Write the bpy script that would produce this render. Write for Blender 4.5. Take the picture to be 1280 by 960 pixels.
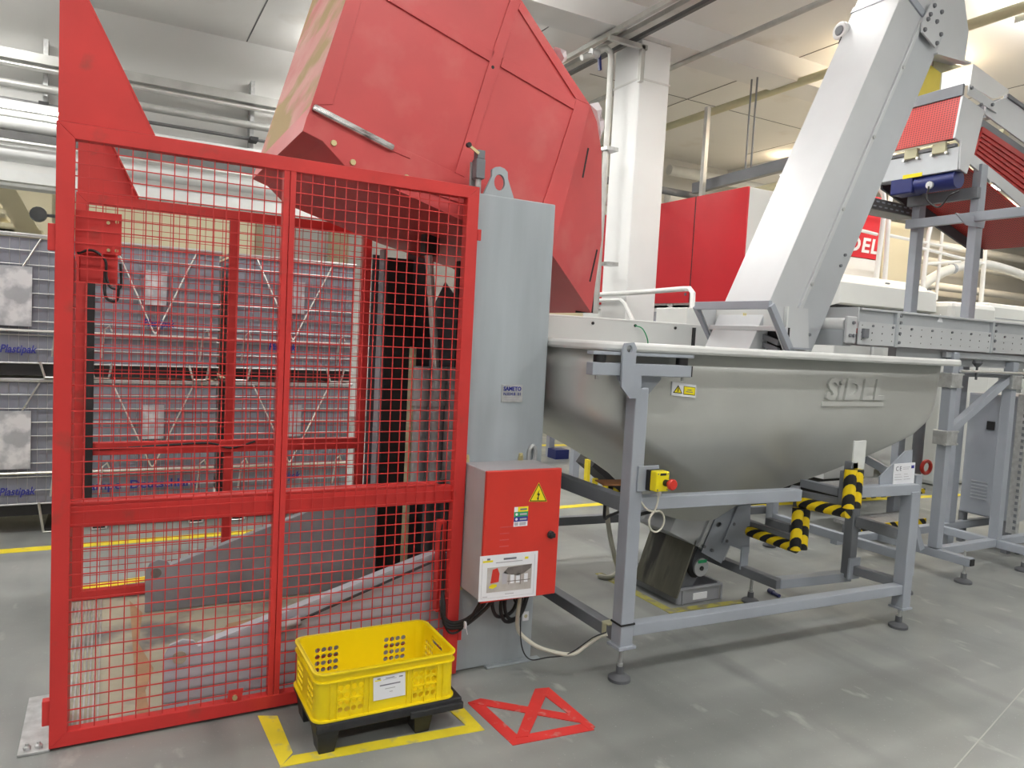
import bpy, bmesh, math, random
from mathutils import Vector, Matrix
random.seed(7)
for o in list(bpy.data.objects): bpy.data.objects.remove(o)
sc = bpy.context.scene
COL = sc.collection

# ------------------------------------------------------------------ camera
F = 925.0; CAMH = 1.55
def _n(v): return v.normalized()
d1 = _n(Vector((1700, 30, F)))                 # world X seen from the camera (right, down, forward)
d2 = Vector((-502, -87, F)); d2 = _n(d2 - d1*d1.dot(d2))
d3 = d1.cross(d2)
if d3.y > 0: d3 = -d3
RIGHT = Vector((d1.x, d2.x, d3.x)); DOWN = Vector((d1.y, d2.y, d3.y)); FWD = Vector((d1.z, d2.z, d3.z))
CAM = Vector((0, 0, CAMH))
cd = bpy.data.cameras.new('camera'); cam = bpy.data.objects.new('camera', cd); COL.objects.link(cam)
m = Matrix((RIGHT, -DOWN, -FWD)).transposed().to_4x4(); m.translation = CAM
cam.matrix_world = m
cd.sensor_width = 36.0; cd.lens = F/1280*36; cd.clip_start = .05; cd.clip_end = 200
sc.camera = cam

# ------------------------------------------------------------------ world and light
w = bpy.data.worlds.new('hall_air'); sc.world = w; w.use_nodes = True
bg = w.node_tree.nodes['Background']; bg.inputs[0].default_value = (.93, .96, 1.0, 1); bg.inputs[1].default_value = .08
sc.view_settings.view_transform = 'Standard'; sc.view_settings.look = 'None'
sc.view_settings.gamma = 1.0; sc.view_settings.use_curve_mapping = False
sc.view_settings.exposure = 0.0
CEIL = 5.3
LIGHT_E = 45.0; UP_E = 32.0
def area(name, loc, sx, sy, e, col=(1, .985, .95), rot=(0, 0, 0)):
    l = bpy.data.lights.new(name, 'AREA'); l.shape = 'RECTANGLE'; l.size = sx; l.size_y = sy
    l.energy = e; l.color = col
    o = bpy.data.objects.new(name, l); COL.objects.link(o); o.location = loc; o.rotation_euler = rot
    return o
LAMPS = [(x, y) for y in (-3.2, 0.4, 4.3) for x in (-5.0, -1.6, 1.8, 5.2, 8.6, 12.0) if (x, y) != (8.6, 0.4)]
LAMPS += [(-5.0, 9.3), (-1.6, 9.3), (3.2, 8.4), (3.0, 6.3), (3.2, 9.9), (8.6, 6.0), (12.0, 8.4), (12.0, 10.3), (19.0, 10.2), (15.5, 8.4), (19.0, 8.4), (19.0, 4.3), (15.5, 4.3),  # added lamps, mostly hidden from view, to brighten the hall's back and right
          (8.6, 12.9), (12.0, 12.9), (15.5, 14.0), (19.0, 14.0), (-5.0, 14.0), (-1.6, 14.0), (1.8, 14.0), (5.2, 14.0)]

# ------------------------------------------------------------------ geometry helpers
def ray(px, py): return RIGHT*(px-640) + DOWN*(py-480) + FWD*F
def onY(px, py, y):                            # point seen at a pixel, standing on a known plane y = const
    d = ray(px, py); return CAM + d*(y/d.y)
def onX(px, py, x):
    d = ray(px, py); return CAM + d*(x/d.x)
def onZ(px, py, z=0.0):
    d = ray(px, py); return CAM + d*((z-CAMH)/d.z)

class MB:
    def __init__(s): s.v = []; s.f = []
    def add(s, vs, fs):
        b = len(s.v); s.v += [tuple(v) for v in vs]; s.f += [tuple(b+i for i in f) for f in fs]; return s
    def box(s, x0, x1, y0, y1, z0, z1):
        vs = [(x, y, z) for x in (x0, x1) for y in (y0, y1) for z in (z0, z1)]
        return s.add(vs, [(0,1,3,2),(4,6,7,5),(0,4,5,1),(2,3,7,6),(0,2,6,4),(1,5,7,3)])
    def beam(s, p, q, w, h, up=(0, 0, 1)):     # box from p to q, w across, h along up
        p = Vector(p); q = Vector(q); d = (q-p).normalized(); u = Vector(up)
        a = d.cross(u)
        if a.length < 1e-4: a = d.cross(Vector((0, 1, 0)))
        a.normalize(); u = a.cross(d).normalized()
        vs = [e + a*sx*w/2 + u*sz*h/2 for e in (p, q) for sx in (-1, 1) for sz in (-1, 1)]
        return s.add(vs, [(0,1,3,2),(4,6,7,5),(0,4,5,1),(2,3,7,6),(0,2,6,4),(1,5,7,3)])
    def tube(s, pts, r, n=8, r2=None, caps=True):
        pts = [Vector(p) for p in pts]; N = len(pts); rings = []
        t0 = (pts[1]-pts[0]).normalized()
        a = t0.cross(Vector((0, 0, 1)))
        if a.length < .05: a = t0.cross(Vector((0, 1, 0)))
        a.normalize()
        base = len(s.v)
        for i, p in enumerate(pts):
            t = (pts[min(i+1, N-1)] - pts[max(i-1, 0)]).normalized()
            a = (a - t*a.dot(t))
            a.normalize(); b = t.cross(a)
            rr = r if r2 is None else r + (r2-r)*i/(N-1)
            for k in range(n):
                an = 2*math.pi*k/n
                s.v.append(tuple(p + a*math.cos(an)*rr + b*math.sin(an)*rr))
        for i in range(N-1):
            for k in range(n):
                k2 = (k+1) % n
                s.f.append((base+i*n+k, base+i*n+k2, base+(i+1)*n+k2, base+(i+1)*n+k))
        if caps:
            s.f.append(tuple(base+k for k in reversed(range(n)))); s.f.append(tuple(base+(N-1)*n+k for k in range(n)))
        return s
    def cyl(s, p, q, r, n=16, r2=None): return s.tube([p, q], r, n, r2)
    def lathe(s, c, prof, n=20, axis='z'):     # prof: (radius, offset along axis)
        b = len(s.v)
        for r, h in prof:
            for k in range(n):
                an = 2*math.pi*k/n; u, v = r*math.cos(an), r*math.sin(an)
                p = (u, v, h) if axis == 'z' else ((u, h, v) if axis == 'y' else (h, u, v))
                s.v.append((c[0]+p[0], c[1]+p[1], c[2]+p[2]))
        for i in range(len(prof)-1):
            for k in range(n):
                k2 = (k+1) % n; s.f.append((b+i*n+k, b+i*n+k2, b+(i+1)*n+k2, b+(i+1)*n+k))
        s.f.append(tuple(b+k for k in reversed(range(n)))); s.f.append(tuple(b+(len(prof)-1)*n+k for k in range(n)))
        return s
    def prism(s, poly, axis, a, b):            # 2-D outline extruded along an axis
        mk = {'y': lambda u, v, t: (u, t, v), 'x': lambda u, v, t: (t, u, v), 'z': lambda u, v, t: (u, v, t)}[axis]
        n = len(poly); vs = [mk(u, v, a) for u, v in poly] + [mk(u, v, b) for u, v in poly]
        fs = [tuple(range(n)), tuple(range(2*n-1, n-1, -1))] + [(i, (i+1) % n, n+(i+1) % n, n+i) for i in range(n)]
        return s.add(vs, fs)
    def slab(s, pts, off):                     # planar 3-D outline given thickness
        off = Vector(off); n = len(pts); pts = [Vector(p) for p in pts]
        vs = pts + [p+off for p in pts]
        fs = [tuple(range(n)), tuple(range(2*n-1, n-1, -1))] + [(i, (i+1) % n, n+(i+1) % n, n+i) for i in range(n)]
        return s.add(vs, fs)
    def plate(s, outer, holes, axis, a, b):    # plate with real holes
        mk = {'y': lambda u, v, t: (u, t, v), 'x': lambda u, v, t: (t, u, v), 'z': lambda u, v, t: (u, v, t)}[axis]
        bm = bmesh.new(); loops = [outer]+list(holes)
        for lp in loops:
            vs = [bm.verts.new((u, v, 0)) for u, v in lp]
            for i in range(len(vs)): bm.edges.new((vs[i], vs[(i+1) % len(vs)]))
        bmesh.ops.triangle_fill(bm, use_beauty=True, use_dissolve=False, edges=bm.edges[:])
        bm.verts.index_update()
        co = [(v.co.x, v.co.y) for v in bm.verts]; tris = [tuple(v.index for v in f.verts) for f in bm.faces]
        bm.free(); n = len(co)
        vs = [mk(u, v, a) for u, v in co] + [mk(u, v, b) for u, v in co]
        fs = tris + [tuple(n+i for i in reversed(t)) for t in tris]
        o = 0
        for lp in loops:
            k = len(lp); fs += [(o+i, o+(i+1) % k, n+o+(i+1) % k, n+o+i) for i in range(k)]; o += k
        return s.add(vs, fs)
def circ(u, v, r, n=12, st=0): return [(u+r*math.cos(st+2*math.pi*k/n), v+r*math.sin(st+2*math.pi*k/n)) for k in range(n)]
def rrect(x0, x1, y0, y1, r, n=5):
    out = []
    for cx, cy, a0 in ((x1-r, y1-r, 0), (x0+r, y1-r, 90), (x0+r, y0+r, 180), (x1-r, y0+r, 270)):
        for k in range(n+1):
            a = math.radians(a0+90*k/n); out.append((cx+r*math.cos(a), cy+r*math.sin(a)))
    return out
def bez(pts, n=8):                             # smooth curve through points (Catmull-Rom)
    P = [Vector(p) for p in pts]; P = [P[0]*2-P[1]] + P + [P[-1]*2-P[-2]]; out = []
    for i in range(1, len(P)-2):
        for k in range(n):
            t = k/n; a, b, c, d = P[i-1:i+3]
            out.append(.5*((2*b)+(c-a)*t+(2*a-5*b+4*c-d)*t*t+(3*b-a-3*c+d)*t**3))
    out.append(P[-2]); return out

def finish(me, smooth):
    bm = bmesh.new(); bm.from_mesh(me); bmesh.ops.recalc_face_normals(bm, faces=bm.faces[:])
    bm.to_mesh(me); bm.free()
    if smooth:
        me.polygons.foreach_set('use_smooth', [True]*len(me.polygons))
        me.set_sharp_from_angle(angle=math.radians(38))
def mesh_obj(name, mb, mat, org, bevel, smooth):
    me = bpy.data.meshes.new(name)
    me.from_pydata([(v[0]-org[0], v[1]-org[1], v[2]-org[2]) for v in mb.v], [], mb.f)
    me.update(); finish(me, smooth); me.materials.append(mat)
    o = bpy.data.objects.new(name, me); COL.objects.link(o)
    if bevel:
        b = o.modifiers.new('bevel', 'BEVEL'); b.width = bevel; b.segments = 2; b.limit_method = 'ANGLE'; b.angle_limit = math.radians(40)
    return o
def org_of(o):
    return Vector(o['_org']) if '_org' in o else Vector((0, 0, 0))
ORG = {}
def thing(name, label, cat, loc=(0, 0, 0), group=None):
    o = bpy.data.objects.new(name, None); COL.objects.link(o); o.location = loc; o.empty_display_size = .1
    o['label'] = label; o['category'] = cat
    if group: o['group'] = group
    ORG[o.name] = Vector(loc); return o
def part(par, name, mb, mat, bevel=0, smooth=False, label=None, kind=None):
    o = mesh_obj(name, mb, mat, ORG[par.name], bevel, smooth); o.parent = par; ORG[o.name] = ORG[par.name]
    if label: o['label'] = label
    if kind: o['kind'] = kind
    return o
def solo(name, mb, mat, label, cat, org=(0, 0, 0), bevel=0, smooth=False, group=None):
    o = mesh_obj(name, mb, mat, org, bevel, smooth); o.location = org; ORG[o.name] = Vector(org)
    o['label'] = label; o['category'] = cat
    if group: o['group'] = group
    return o
def struct(name, mb, mat, par=None, bevel=0, smooth=False):
    o = mesh_obj(name, mb, mat, (0, 0, 0), bevel, smooth); ORG[o.name] = Vector((0, 0, 0))
    if par: o.parent = par
    else: o['kind'] = 'structure'
    return o
def copy_tree(o, loc=None, par=None, label=None):
    c = o.copy(); COL.objects.link(c); c.parent = par
    if loc is not None: c.location = loc
    if label: c['label'] = label
    for ch in list(o.children): copy_tree(ch, None, c)
    return c
def text(par, name, s, size, org, xd, yd, mat, depth=.001, bold=0.0, shear=0.0, width=None, align='LEFT', label=None):
    cu = bpy.data.curves.new('tmp', 'FONT'); cu.body = s; cu.size = size; cu.extrude = depth; cu.offset = bold
    cu.shear = shear; cu.space_character = 1.12 if bold > .003 else 1.0; cu.align_x = align; cu.resolution_u = 3
    t = bpy.data.objects.new('tmp', cu); COL.objects.link(t)
    dg = bpy.context.evaluated_depsgraph_get(); dg.update()
    me = bpy.data.meshes.new_from_object(t.evaluated_get(dg))
    xd = Vector(xd).normalized(); yd = Vector(yd).normalized(); zd = xd.cross(yd)
    k = 1.0
    if width:
        xs = [v.co.x for v in me.vertices]; k = width/max(1e-6, max(xs)-min(xs))
    o0 = Vector(org)
    mb = MB(); mb.v = [tuple(o0 + xd*v.co.x*k + yd*v.co.y + zd*v.co.z) for v in me.vertices]
    mb.f = [tuple(p.vertices) for p in me.polygons]
    bpy.data.objects.remove(t); bpy.data.curves.remove(cu); bpy.data.meshes.remove(me)
    return part(par, name, mb, mat, label=label)

# ------------------------------------------------------------------ materials
def mat(name, col, rough=.5, metal=0.0, var=.08, scale=6.0, bump=0.0, bscale=60.0, col2=None, spec=.5, stretch=(1, 1, 1), emit=None, alpha=None, dirt=None):
    m = bpy.data.materials.new(name); m.use_nodes = True; nt = m.node_tree; N = nt.nodes; L = nt.links
    b = N['Principled BSDF']; b.inputs['Roughness'].default_value = rough; b.inputs['Metallic'].default_value = metal
    b.inputs['Specular IOR Level'].default_value = spec
    tc = N.new('ShaderNodeTexCoord'); mp = N.new('ShaderNodeMapping'); L.new(tc.outputs['Object'], mp.inputs[0]); mp.inputs['Scale'].default_value = stretch
    nz = N.new('ShaderNodeTexNoise'); nz.inputs['Scale'].default_value = scale; nz.inputs['Detail'].default_value = 5; L.new(mp.outputs[0], nz.inputs['Vector'])
    rp = N.new('ShaderNodeValToRGB'); rp.color_ramp.elements[0].position = .3; rp.color_ramp.elements[1].position = .7
    c = col; lo = tuple(max(0, x*(1-var)) for x in c); hi = tuple(min(1, x*(1+var)) for x in c)
    if col2: lo, hi = c, col2
    rp.color_ramp.elements[0].color = (*lo, 1); rp.color_ramp.elements[1].color = (*hi, 1)
    L.new(nz.outputs['Fac'], rp.inputs[0]); out = rp.outputs[0]
    if dirt:                                    # stains with a shape of their own
        dc, dscale, dlo, dhi = dirt
        n2 = N.new('ShaderNodeTexNoise'); n2.inputs['Scale'].default_value = dscale; n2.inputs['Detail'].default_value = 6; L.new(mp.outputs[0], n2.inputs['Vector'])
        r2 = N.new('ShaderNodeMapRange'); r2.inputs[1].default_value = dlo; r2.inputs[2].default_value = dhi; L.new(n2.outputs['Fac'], r2.inputs[0])
        mx = N.new('ShaderNodeMixRGB'); L.new(r2.outputs[0], mx.inputs[0]); L.new(out, mx.inputs[1]); mx.inputs[2].default_value = (*dc, 1); out = mx.outputs[0]
    L.new(out, b.inputs['Base Color'])
    if bump:
        nb = N.new('ShaderNodeTexNoise'); nb.inputs['Scale'].default_value = bscale; L.new(mp.outputs[0], nb.inputs['Vector'])
        bp = N.new('ShaderNodeBump'); bp.inputs['Strength'].default_value = bump; bp.inputs['Distance'].default_value = .01
        L.new(nb.outputs['Fac'], bp.inputs['Height']); L.new(bp.outputs[0], b.inputs['Normal'])
    if emit: b.inputs['Emission Color'].default_value = (*col, 1); b.inputs['Emission Strength'].default_value = emit
    if alpha is not None: b.inputs['Alpha'].default_value = alpha
    return m
M = {}
M['red'] = mat('fence_red', (.56, .030, .027), .48, var=.10, scale=4, dirt=((.30, .05, .035), 9, .62, .8))
M['red_bucket'] = mat('bucket_red', (.57, .070, .072), .42, var=.10, scale=2.5, dirt=((.62, .16, .15), 3.2, .55, .85))  # red pinkened to put the overhead glare into the colour
M['red_worn'] = mat('bucket_worn', (.62, .22, .21), .7, col2=(.68, .40, .36), scale=4, stretch=(1, .5, 1.6), dirt=((.42, .30, .14), 2.4, .48, .58))
M['red_door'] = mat('door_red', (.62, .035, .022), .38, var=.05)
M['red_machine'] = mat('machine_red', (.60, .022, .035), .35, var=.05, scale=1.5)
M['grey_col'] = mat('column_grey', (.37, .41, .44), .5, var=.10, scale=3, stretch=(3, 3, .4))
M['grey_box'] = mat('cabinet_grey', (.40, .39, .41), .5, var=.05)
M['grey_plate'] = mat('plate_grey', (.30, .31, .34), .5, var=.10, scale=5)
M['plate_blue'] = mat('plate_light_grey', (.42, .44, .49), .45, var=.08, scale=5)
M['grey_dark'] = mat('panel_dark_grey', (.075, .078, .09), .6, var=.12, scale=4)
M['black_steel'] = mat('black_steel', (.018, .018, .02), .55, var=.3)
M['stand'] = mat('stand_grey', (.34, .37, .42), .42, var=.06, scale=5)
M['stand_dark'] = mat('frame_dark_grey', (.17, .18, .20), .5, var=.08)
M['tub'] = mat('tub_grey', (.60, .61, .59), .36, metal=.50, var=.06, scale=2.2, spec=.5)
M['logo'] = mat('logo_grey', (.60, .61, .59), .42, metal=.4, var=.04)
M['rim'] = mat('rim_light', (.72, .73, .72), .35, var=.05)
M['steel'] = mat('brushed_steel', (.62, .64, .66), .34, metal=.75, var=.07, scale=8, stretch=(1, 1, 6))
M['steel_white'] = mat('light_steel_sheet', (.57, .59, .61), .38, metal=.15, var=.05, scale=2)
M['steel_side'] = mat('matte_steel_sheet', (.50, .53, .56), .40, metal=.35, var=.06, scale=2)
M['zinc'] = mat('galvanised', (.52, .53, .53), .42, metal=.6, var=.18, scale=25)
M['scraped'] = mat('scraped_metal', (.70, .70, .70), .25, metal=.9, var=.3, scale=30, stretch=(.3, 1, 1), dirt=((.10, .03, .03), 16, .50, .62))
M['galv'] = mat('wire_galvanised', (.46, .46, .46), .38, metal=.6, var=.12)
M['chrome'] = mat('wire_chrome', (.78, .77, .74), .28, metal=.85, var=.08)
M['stain_steel'] = mat('stained_steel', (.20, .195, .155), .42, metal=.3, var=.25, scale=4, stretch=(1, 3, .5), dirt=((.075, .075, .068), 3.5, .50, .60))
M['brass'] = mat('brass_zinc', (.62, .55, .30), .38, metal=.7, var=.1)
M['black'] = mat('black_plastic', (.016, .016, .018), .48, var=.2, scale=14)
M['black_pallet'] = mat('pallet_black', (.020, .021, .024), .5, var=.3, scale=20, dirt=((.07, .065, .05), 12, .62, .75))
M['rubber'] = mat('rubber_black', (.012, .012, .013), .55, var=.2)
M['foot'] = mat('foot_plastic', (.10, .105, .115), .55, var=.15)
M['yellow'] = mat('crate_yellow', (.86, .66, .004), .40, var=.05, scale=3)
M['yellow_sign'] = mat('sign_yellow', (.87, .74, .01), .45, var=.03)
M['yellow_tape'] = mat('tape_yellow', (.80, .65, .03), .6, var=.10, scale=8, dirt=((.52, .47, .20), 14, .56, .70))
M['tape_dirty'] = mat('tape_dirty_yellow', (.42, .38, .08), .7, var=.15, scale=9, dirt=((.26, .25, .17), 12, .48, .62))
M['red_tape'] = mat('tape_red', (.62, .035, .03), .55, var=.10, scale=8, dirt=((.55, .22, .20), 18, .60, .72))
M['white'] = mat('white_paint', (.80, .81, .81), .5, var=.03, scale=2)
M['white_machine'] = mat('machine_white', (.70, .72, .71), .42, var=.03, scale=1.5)
M['paper'] = mat('paper_white', (.83, .84, .88), .6, var=.02)
M['ink'] = mat('ink_grey', (.16, .16, .20), .6, var=.05)
M['ink_blue'] = mat('ink_blue', (.025, .03, .26), .55, var=.05)
M['ink_pale'] = mat('ink_pale', (.45, .44, .48), .6, var=.05)
M['green'] = mat('sticker_green', (.02, .33, .13), .5, var=.04)
M['blue'] = mat('motor_blue', (.008, .016, .13), .4, var=.1)
M['blue_dark'] = mat('pen_blue', (.012, .016, .10), .35, var=.1)
M['cable_black'] = mat('cable_black', (.014, .014, .016), .45, var=.2)
M['cable_beige'] = mat('cable_beige', (.56, .55, .47), .5, var=.08)
M['liner'] = mat('container_liner', (.22, .23, .275), .55, var=.08, scale=3)
M['plate_pale'] = mat('document_plate', (.40, .41, .44), .4, var=.08, scale=9, dirt=((.70, .70, .72), 6, .5, .6))
M['cyl'] = mat('cylinder_grey', (.32, .32, .33), .45, var=.15, scale=10, dirt=((.16, .06, .04), 7, .66, .78))
M['pipe'] = mat('pipe_grey', (.46, .46, .44), .4, metal=.4, var=.1)
M['pipe_white'] = mat('pipe_white', (.70, .71, .70), .4, var=.05)
M['pipe_dark'] = mat('tray_dark', (.13, .13, .13), .5, metal=.3, var=.15)
M['belt_red'] = mat('belt_red', (.42, .025, .022), .45, var=.12, scale=12)
M['olive'] = mat('block_olive', (.52, .50, .33), .5, var=.05)
M['acrylic'] = mat('acrylic_yellow', (.62, .50, .08), .25, var=.1)
M['rust'] = mat('cardboard_brown', (.30, .13, .05), .6, var=.2)
M['bag'] = mat('clear_bag', (.78, .77, .80), .22, var=.1, alpha=.75)
M['tread'] = mat('tread_plate', (.34, .34, .34), .45, metal=.4, var=.2, scale=40, bump=.5, bscale=90)
M['lamp'] = mat('lamp_tube', (1.0, .98, .93), .4, emit=14.0, var=0)
M['lamp_window'] = mat('lit_window', (.80, .90, 1.0), .4, emit=1.3, var=0)
M['glass'] = mat('guard_glass', (.62, .66, .74), .12, var=.05, alpha=.55)

# striped foam
def stripes():
    m = bpy.data.materials.new('hazard_stripes'); m.use_nodes = True; N = m.node_tree.nodes; L = m.node_tree.links
    b = N['Principled BSDF']; b.inputs['Roughness'].default_value = .5
    tc = N.new('ShaderNodeTexCoord'); sp = N.new('ShaderNodeSeparateXYZ'); L.new(tc.outputs['Object'], sp.inputs[0])
    def ma(op, a, b_=None):
        n = N.new('ShaderNodeMath'); n.operation = op
        for i, v in enumerate((a, b_)):
            if v is None: continue
            if isinstance(v, (int, float)): n.inputs[i].default_value = v
            else: L.new(v, n.inputs[i])
        return n.outputs[0]
    s1 = ma('ADD', ma('MULTIPLY', sp.outputs[0], .8), ma('ADD', ma('MULTIPLY', sp.outputs[1], 1.0), sp.outputs[2]))
    fr = ma('FRACT', ma('DIVIDE', s1, .105)); st = ma('GREATER_THAN', fr, .5)
    mx = N.new('ShaderNodeMixRGB'); L.new(st, mx.inputs[0]); mx.inputs[1].default_value = (.012, .012, .014, 1); mx.inputs[2].default_value = (.86, .62, .005, 1)
    L.new(mx.outputs[0], b.inputs['Base Color']); return m
M['stripes'] = stripes()

def floor_mat():
    m = bpy.data.materials.new('floor_concrete'); m.use_nodes = True; N = m.node_tree.nodes; L = m.node_tree.links
    b = N['Principled BSDF']; tc = N.new('ShaderNodeTexCoord')
    def noise(scale, det, stretch=(1, 1, 1), rot=0):
        mp = N.new('ShaderNodeMapping'); mp.inputs['Scale'].default_value = stretch; mp.inputs['Rotation'].default_value = (0, 0, rot); L.new(tc.outputs['Object'], mp.inputs[0])
        n = N.new('ShaderNodeTexNoise'); n.inputs['Scale'].default_value = scale; n.inputs['Detail'].default_value = det; L.new(mp.outputs[0], n.inputs['Vector']); return n.outputs['Fac']
    r = N.new('ShaderNodeValToRGB'); e = r.color_ramp.elements; e[0].position = .30; e[0].color = (.205, .217, .208, 1); e[1].position = .70; e[1].color = (.335, .347, .332, 1)
    L.new(noise(1.3, 6), r.inputs[0])
    def mixin(prev, fac, lo, hi, col, amt):
        mr = N.new('ShaderNodeMapRange'); mr.inputs[1].default_value = lo; mr.inputs[2].default_value = hi; mr.inputs[4].default_value = amt; L.new(fac, mr.inputs[0])
        x = N.new('ShaderNodeMixRGB'); L.new(mr.outputs[0], x.inputs[0]); L.new(prev, x.inputs[1]); x.inputs[2].default_value = (*col, 1); return x.outputs[0]
    c = r.outputs[0]
    c = mixin(c, noise(2.2, 3, (1, .18, 1), .5), .52, .64, (.13, .137, .137), .60)     # tyre and trolley tracks
    c = mixin(c, noise(1.6, 3, (.15, 1, 1), -.25), .53, .66, (.145, .15, .147), .55)
    c = mixin(c, noise(7, 8, (1, .5, 1), .9), .63, .72, (.46, .46, .44), .6)            # scuffs
    c = mixin(c, noise(90, 3), .66, .72, (.50, .50, .48), .35)
    L.new(c, b.inputs['Base Color'])
    rr = N.new('ShaderNodeMapRange'); rr.inputs[3].default_value = .30; rr.inputs[4].default_value = .50; L.new(noise(3, 4), rr.inputs[0]); L.new(rr.outputs[0], b.inputs['Roughness'])
    bp = N.new('ShaderNodeBump'); bp.inputs['Strength'].default_value = .06; L.new(noise(40, 5), bp.inputs['Height']); L.new(bp.outputs[0], b.inputs['Normal'])
    return m
M['floor'] = floor_mat()
M['ceiling'] = mat('ceiling_paint', (.76, .75, .73), .8, var=.04, scale=.6, dirt=((.56, .52, .46), 1.1, .60, .85))
M['beam'] = mat('beam_paint', (.68, .68, .67), .75, var=.04, scale=1)
M['wall_white'] = mat('wall_paint_white', (.72, .72, .70), .8, var=.04, scale=.8)
M['wall_cream'] = mat('wall_paint_cream', (.68, .62, .45), .8, var=.05, scale=.8)
M['pit'] = mat('worn_concrete', (.38, .35, .265), .7, var=.16, scale=3, dirt=((.13, .125, .125), 2.6, .50, .62), bump=.1)
M['pit_rust'] = mat('rust_stain', (.34, .20, .11), .7, var=.25, scale=9)
# ================================================================== THE SETTING
fl = MB().box(-14, 30, -8, 30, -.2, 0); flo = struct('floor', fl, M['floor'])
pj, qj = onZ(1150, 1010), onZ(1320, 815); M['joint'] = mat('joint_filler', (.40, .40, .38), .6)
struct('floor_joint', MB().beam((pj.x, pj.y, .0006), (qj.x, qj.y, .0006), .005, .0012), M['joint'], flo)
ce = MB().box(-14, 30, -8, 30, CEIL, CEIL+.2); ceil = struct('ceiling', ce, M['ceiling'])
for k, x in enumerate([-7.6, -4.6, -1.6, 1.55, 4.6, 7.7, 10.8, 13.9, 17.0]):           # joints between the ceiling slabs
    struct('slab_joint', MB().box(x-.008, x+.008, -8, 10.78, CEIL-.004, CEIL+.01), M['pipe_dark'], ceil)
struct('slab_joint', MB().box(5.9, 30, 9.0, 9.012, CEIL-.004, CEIL+.01), M['pipe_dark'], ceil)
# downstand wall carrying the pipes, cream far wall below and behind it
wb = struct('wall_back', MB().box(-14, 6.0, 10.8, 11.1, 3.02, CEIL), M['wall_white'])
struct('wall_far', MB().box(-14, 30, 17.0, 17.3, 0, CEIL), M['wall_cream'])
struct('wall_right', MB().box(26, 26.3, -8, 17, 0, CEIL), M['wall_white'])
struct('wall_left', MB().box(-14.3, -14, -8, 17, 0, CEIL), M['wall_white'])
struct('wall_rear', MB().box(-14, 26, -8.3, -8, 0, CEIL), M['wall_white'])
struct('wall_machine_side', MB().box(7.0, 26, 12.0, 12.3, 3.2, CEIL), M['wall_white'])
# white walls behind the cream ones seen over the containers
struct('wall_partition', MB().box(2.15, 7.0, 12.6, 12.8, 0, 3.6), M['white'])
struct('trim_1', MB().box(2.0, 2.15, 12.5, 12.8, 0, 3.7), M['wall_cream'])
struct('trim_2', MB().box(3.2, 3.5, 12.4, 12.6, 0, 3.6), M['wall_cream'])
# beam line and pillar
struct('beam_over_pillar', MB().box(-14, 26, 6.9, 7.35, 5.0, CEIL), M['beam'])
struct('beam_crossing', MB().box(11.5, 12.0, -8, 12, 5.0, CEIL), M['beam'])
pil = struct('wall_pillar', MB().box(5.27, 5.70, 7.0, 7.50, 0, 5.0), M['white'], bevel=.012)
struct('pillar_joint', MB().box(5.262, 5.708, 6.992, 7.508, 4.55, 4.57), M['beam'], pil)

# worn concrete pad in the cage and its ribbed entry plate
g = thing('floor_pad', 'worn beige concrete pad on the floor inside the red cage', 'floor pad', (.6, 3.7, 0))
part(g, 'pad', MB().box(.12, 1.80, 3.0, 4.48, .0, .006), M['pit'])
part(g, 'entry_plate', MB().box(-.16, .12, 3.0, 4.48, .0, .008), M['pit'])
rb = MB()
for k in range(9): rb.box(-.155+.03*k*.55, -.149+.03*k*.55, 3.02, 4.46, .008, .013)
part(g, 'plate_ribs', rb, M['zinc'], kind='stuff')
part(g, 'rust_stain', MB().prism([(.50, 3.45), (.8, 3.4), (.92, 3.62), (.75, 3.95), (.55, 3.9), (.45, 3.7)], 'z', .006, .0075), M['pit_rust'])
part(g, 'worn_edge', MB().prism([(.115, 3.03), (.16, 3.05), (.15, 3.3), (.19, 3.5), (.14, 3.8), (.17, 4.2), (.115, 4.4)], 'z', .006, .0085), M['pit_rust'])

# floor tapes
def tape(name, label, polys, mt):
    t = thing(name, label, 'floor tape', (sum(p[0] for p in polys[0])/len(polys[0]), polys[0][0][1], 0))
    for k, q in enumerate(polys): part(t, 'tape_strip', MB().prism(q, 'z', .0003, .0018+.0007*k), mt)
    return t
tape('floor_tape', 'yellow tape rectangle on the floor around the crate and its black pallet',
     [[(.535, 2.93), (.605, 2.90), (.605, 2.62), (.548, 2.548)], [(.545, 2.545), (1.315, 2.485), (1.26, 2.545), (.60, 2.60)],
      [(1.315, 2.485), (1.262, 2.54), (1.245, 2.70), (1.31, 2.70)]], M['yellow_tape'])
tape('floor_tape', 'red tape square with diagonals on the grey floor beside the crate',
     [[(1.345, 2.70), (1.40, 2.70), (1.42, 2.36), (1.366, 2.345)], [(1.366, 2.345), (1.72, 2.315), (1.735, 2.37), (1.42, 2.395)],
      [(1.70, 2.325), (1.735, 2.33), (1.735, 2.69), (1.675, 2.69)], [(1.345, 2.705), (1.70, 2.38), (1.735, 2.42), (1.41, 2.715)],
      [(1.40, 2.385), (1.45, 2.375), (1.735, 2.685), (1.67, 2.70)]], M['red_tape'])
tape('floor_tape', 'long yellow aisle line on the floor before the grey containers',
     [[(-6, 5.60), (-6, 5.50), (4.3, 5.62), (4.3, 5.72)]], M['yellow_tape'])
tape('floor_tape', 'yellow tape corner on the floor behind the cage, left of the grey side plate',
     [[(-.20, 4.66), (.7, 4.82), (.7, 4.91), (-.20, 4.75)], [(-.20, 4.58), (-.14, 4.58), (-.14, 4.7), (-.20, 4.7)]], M['yellow_tape'])
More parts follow.
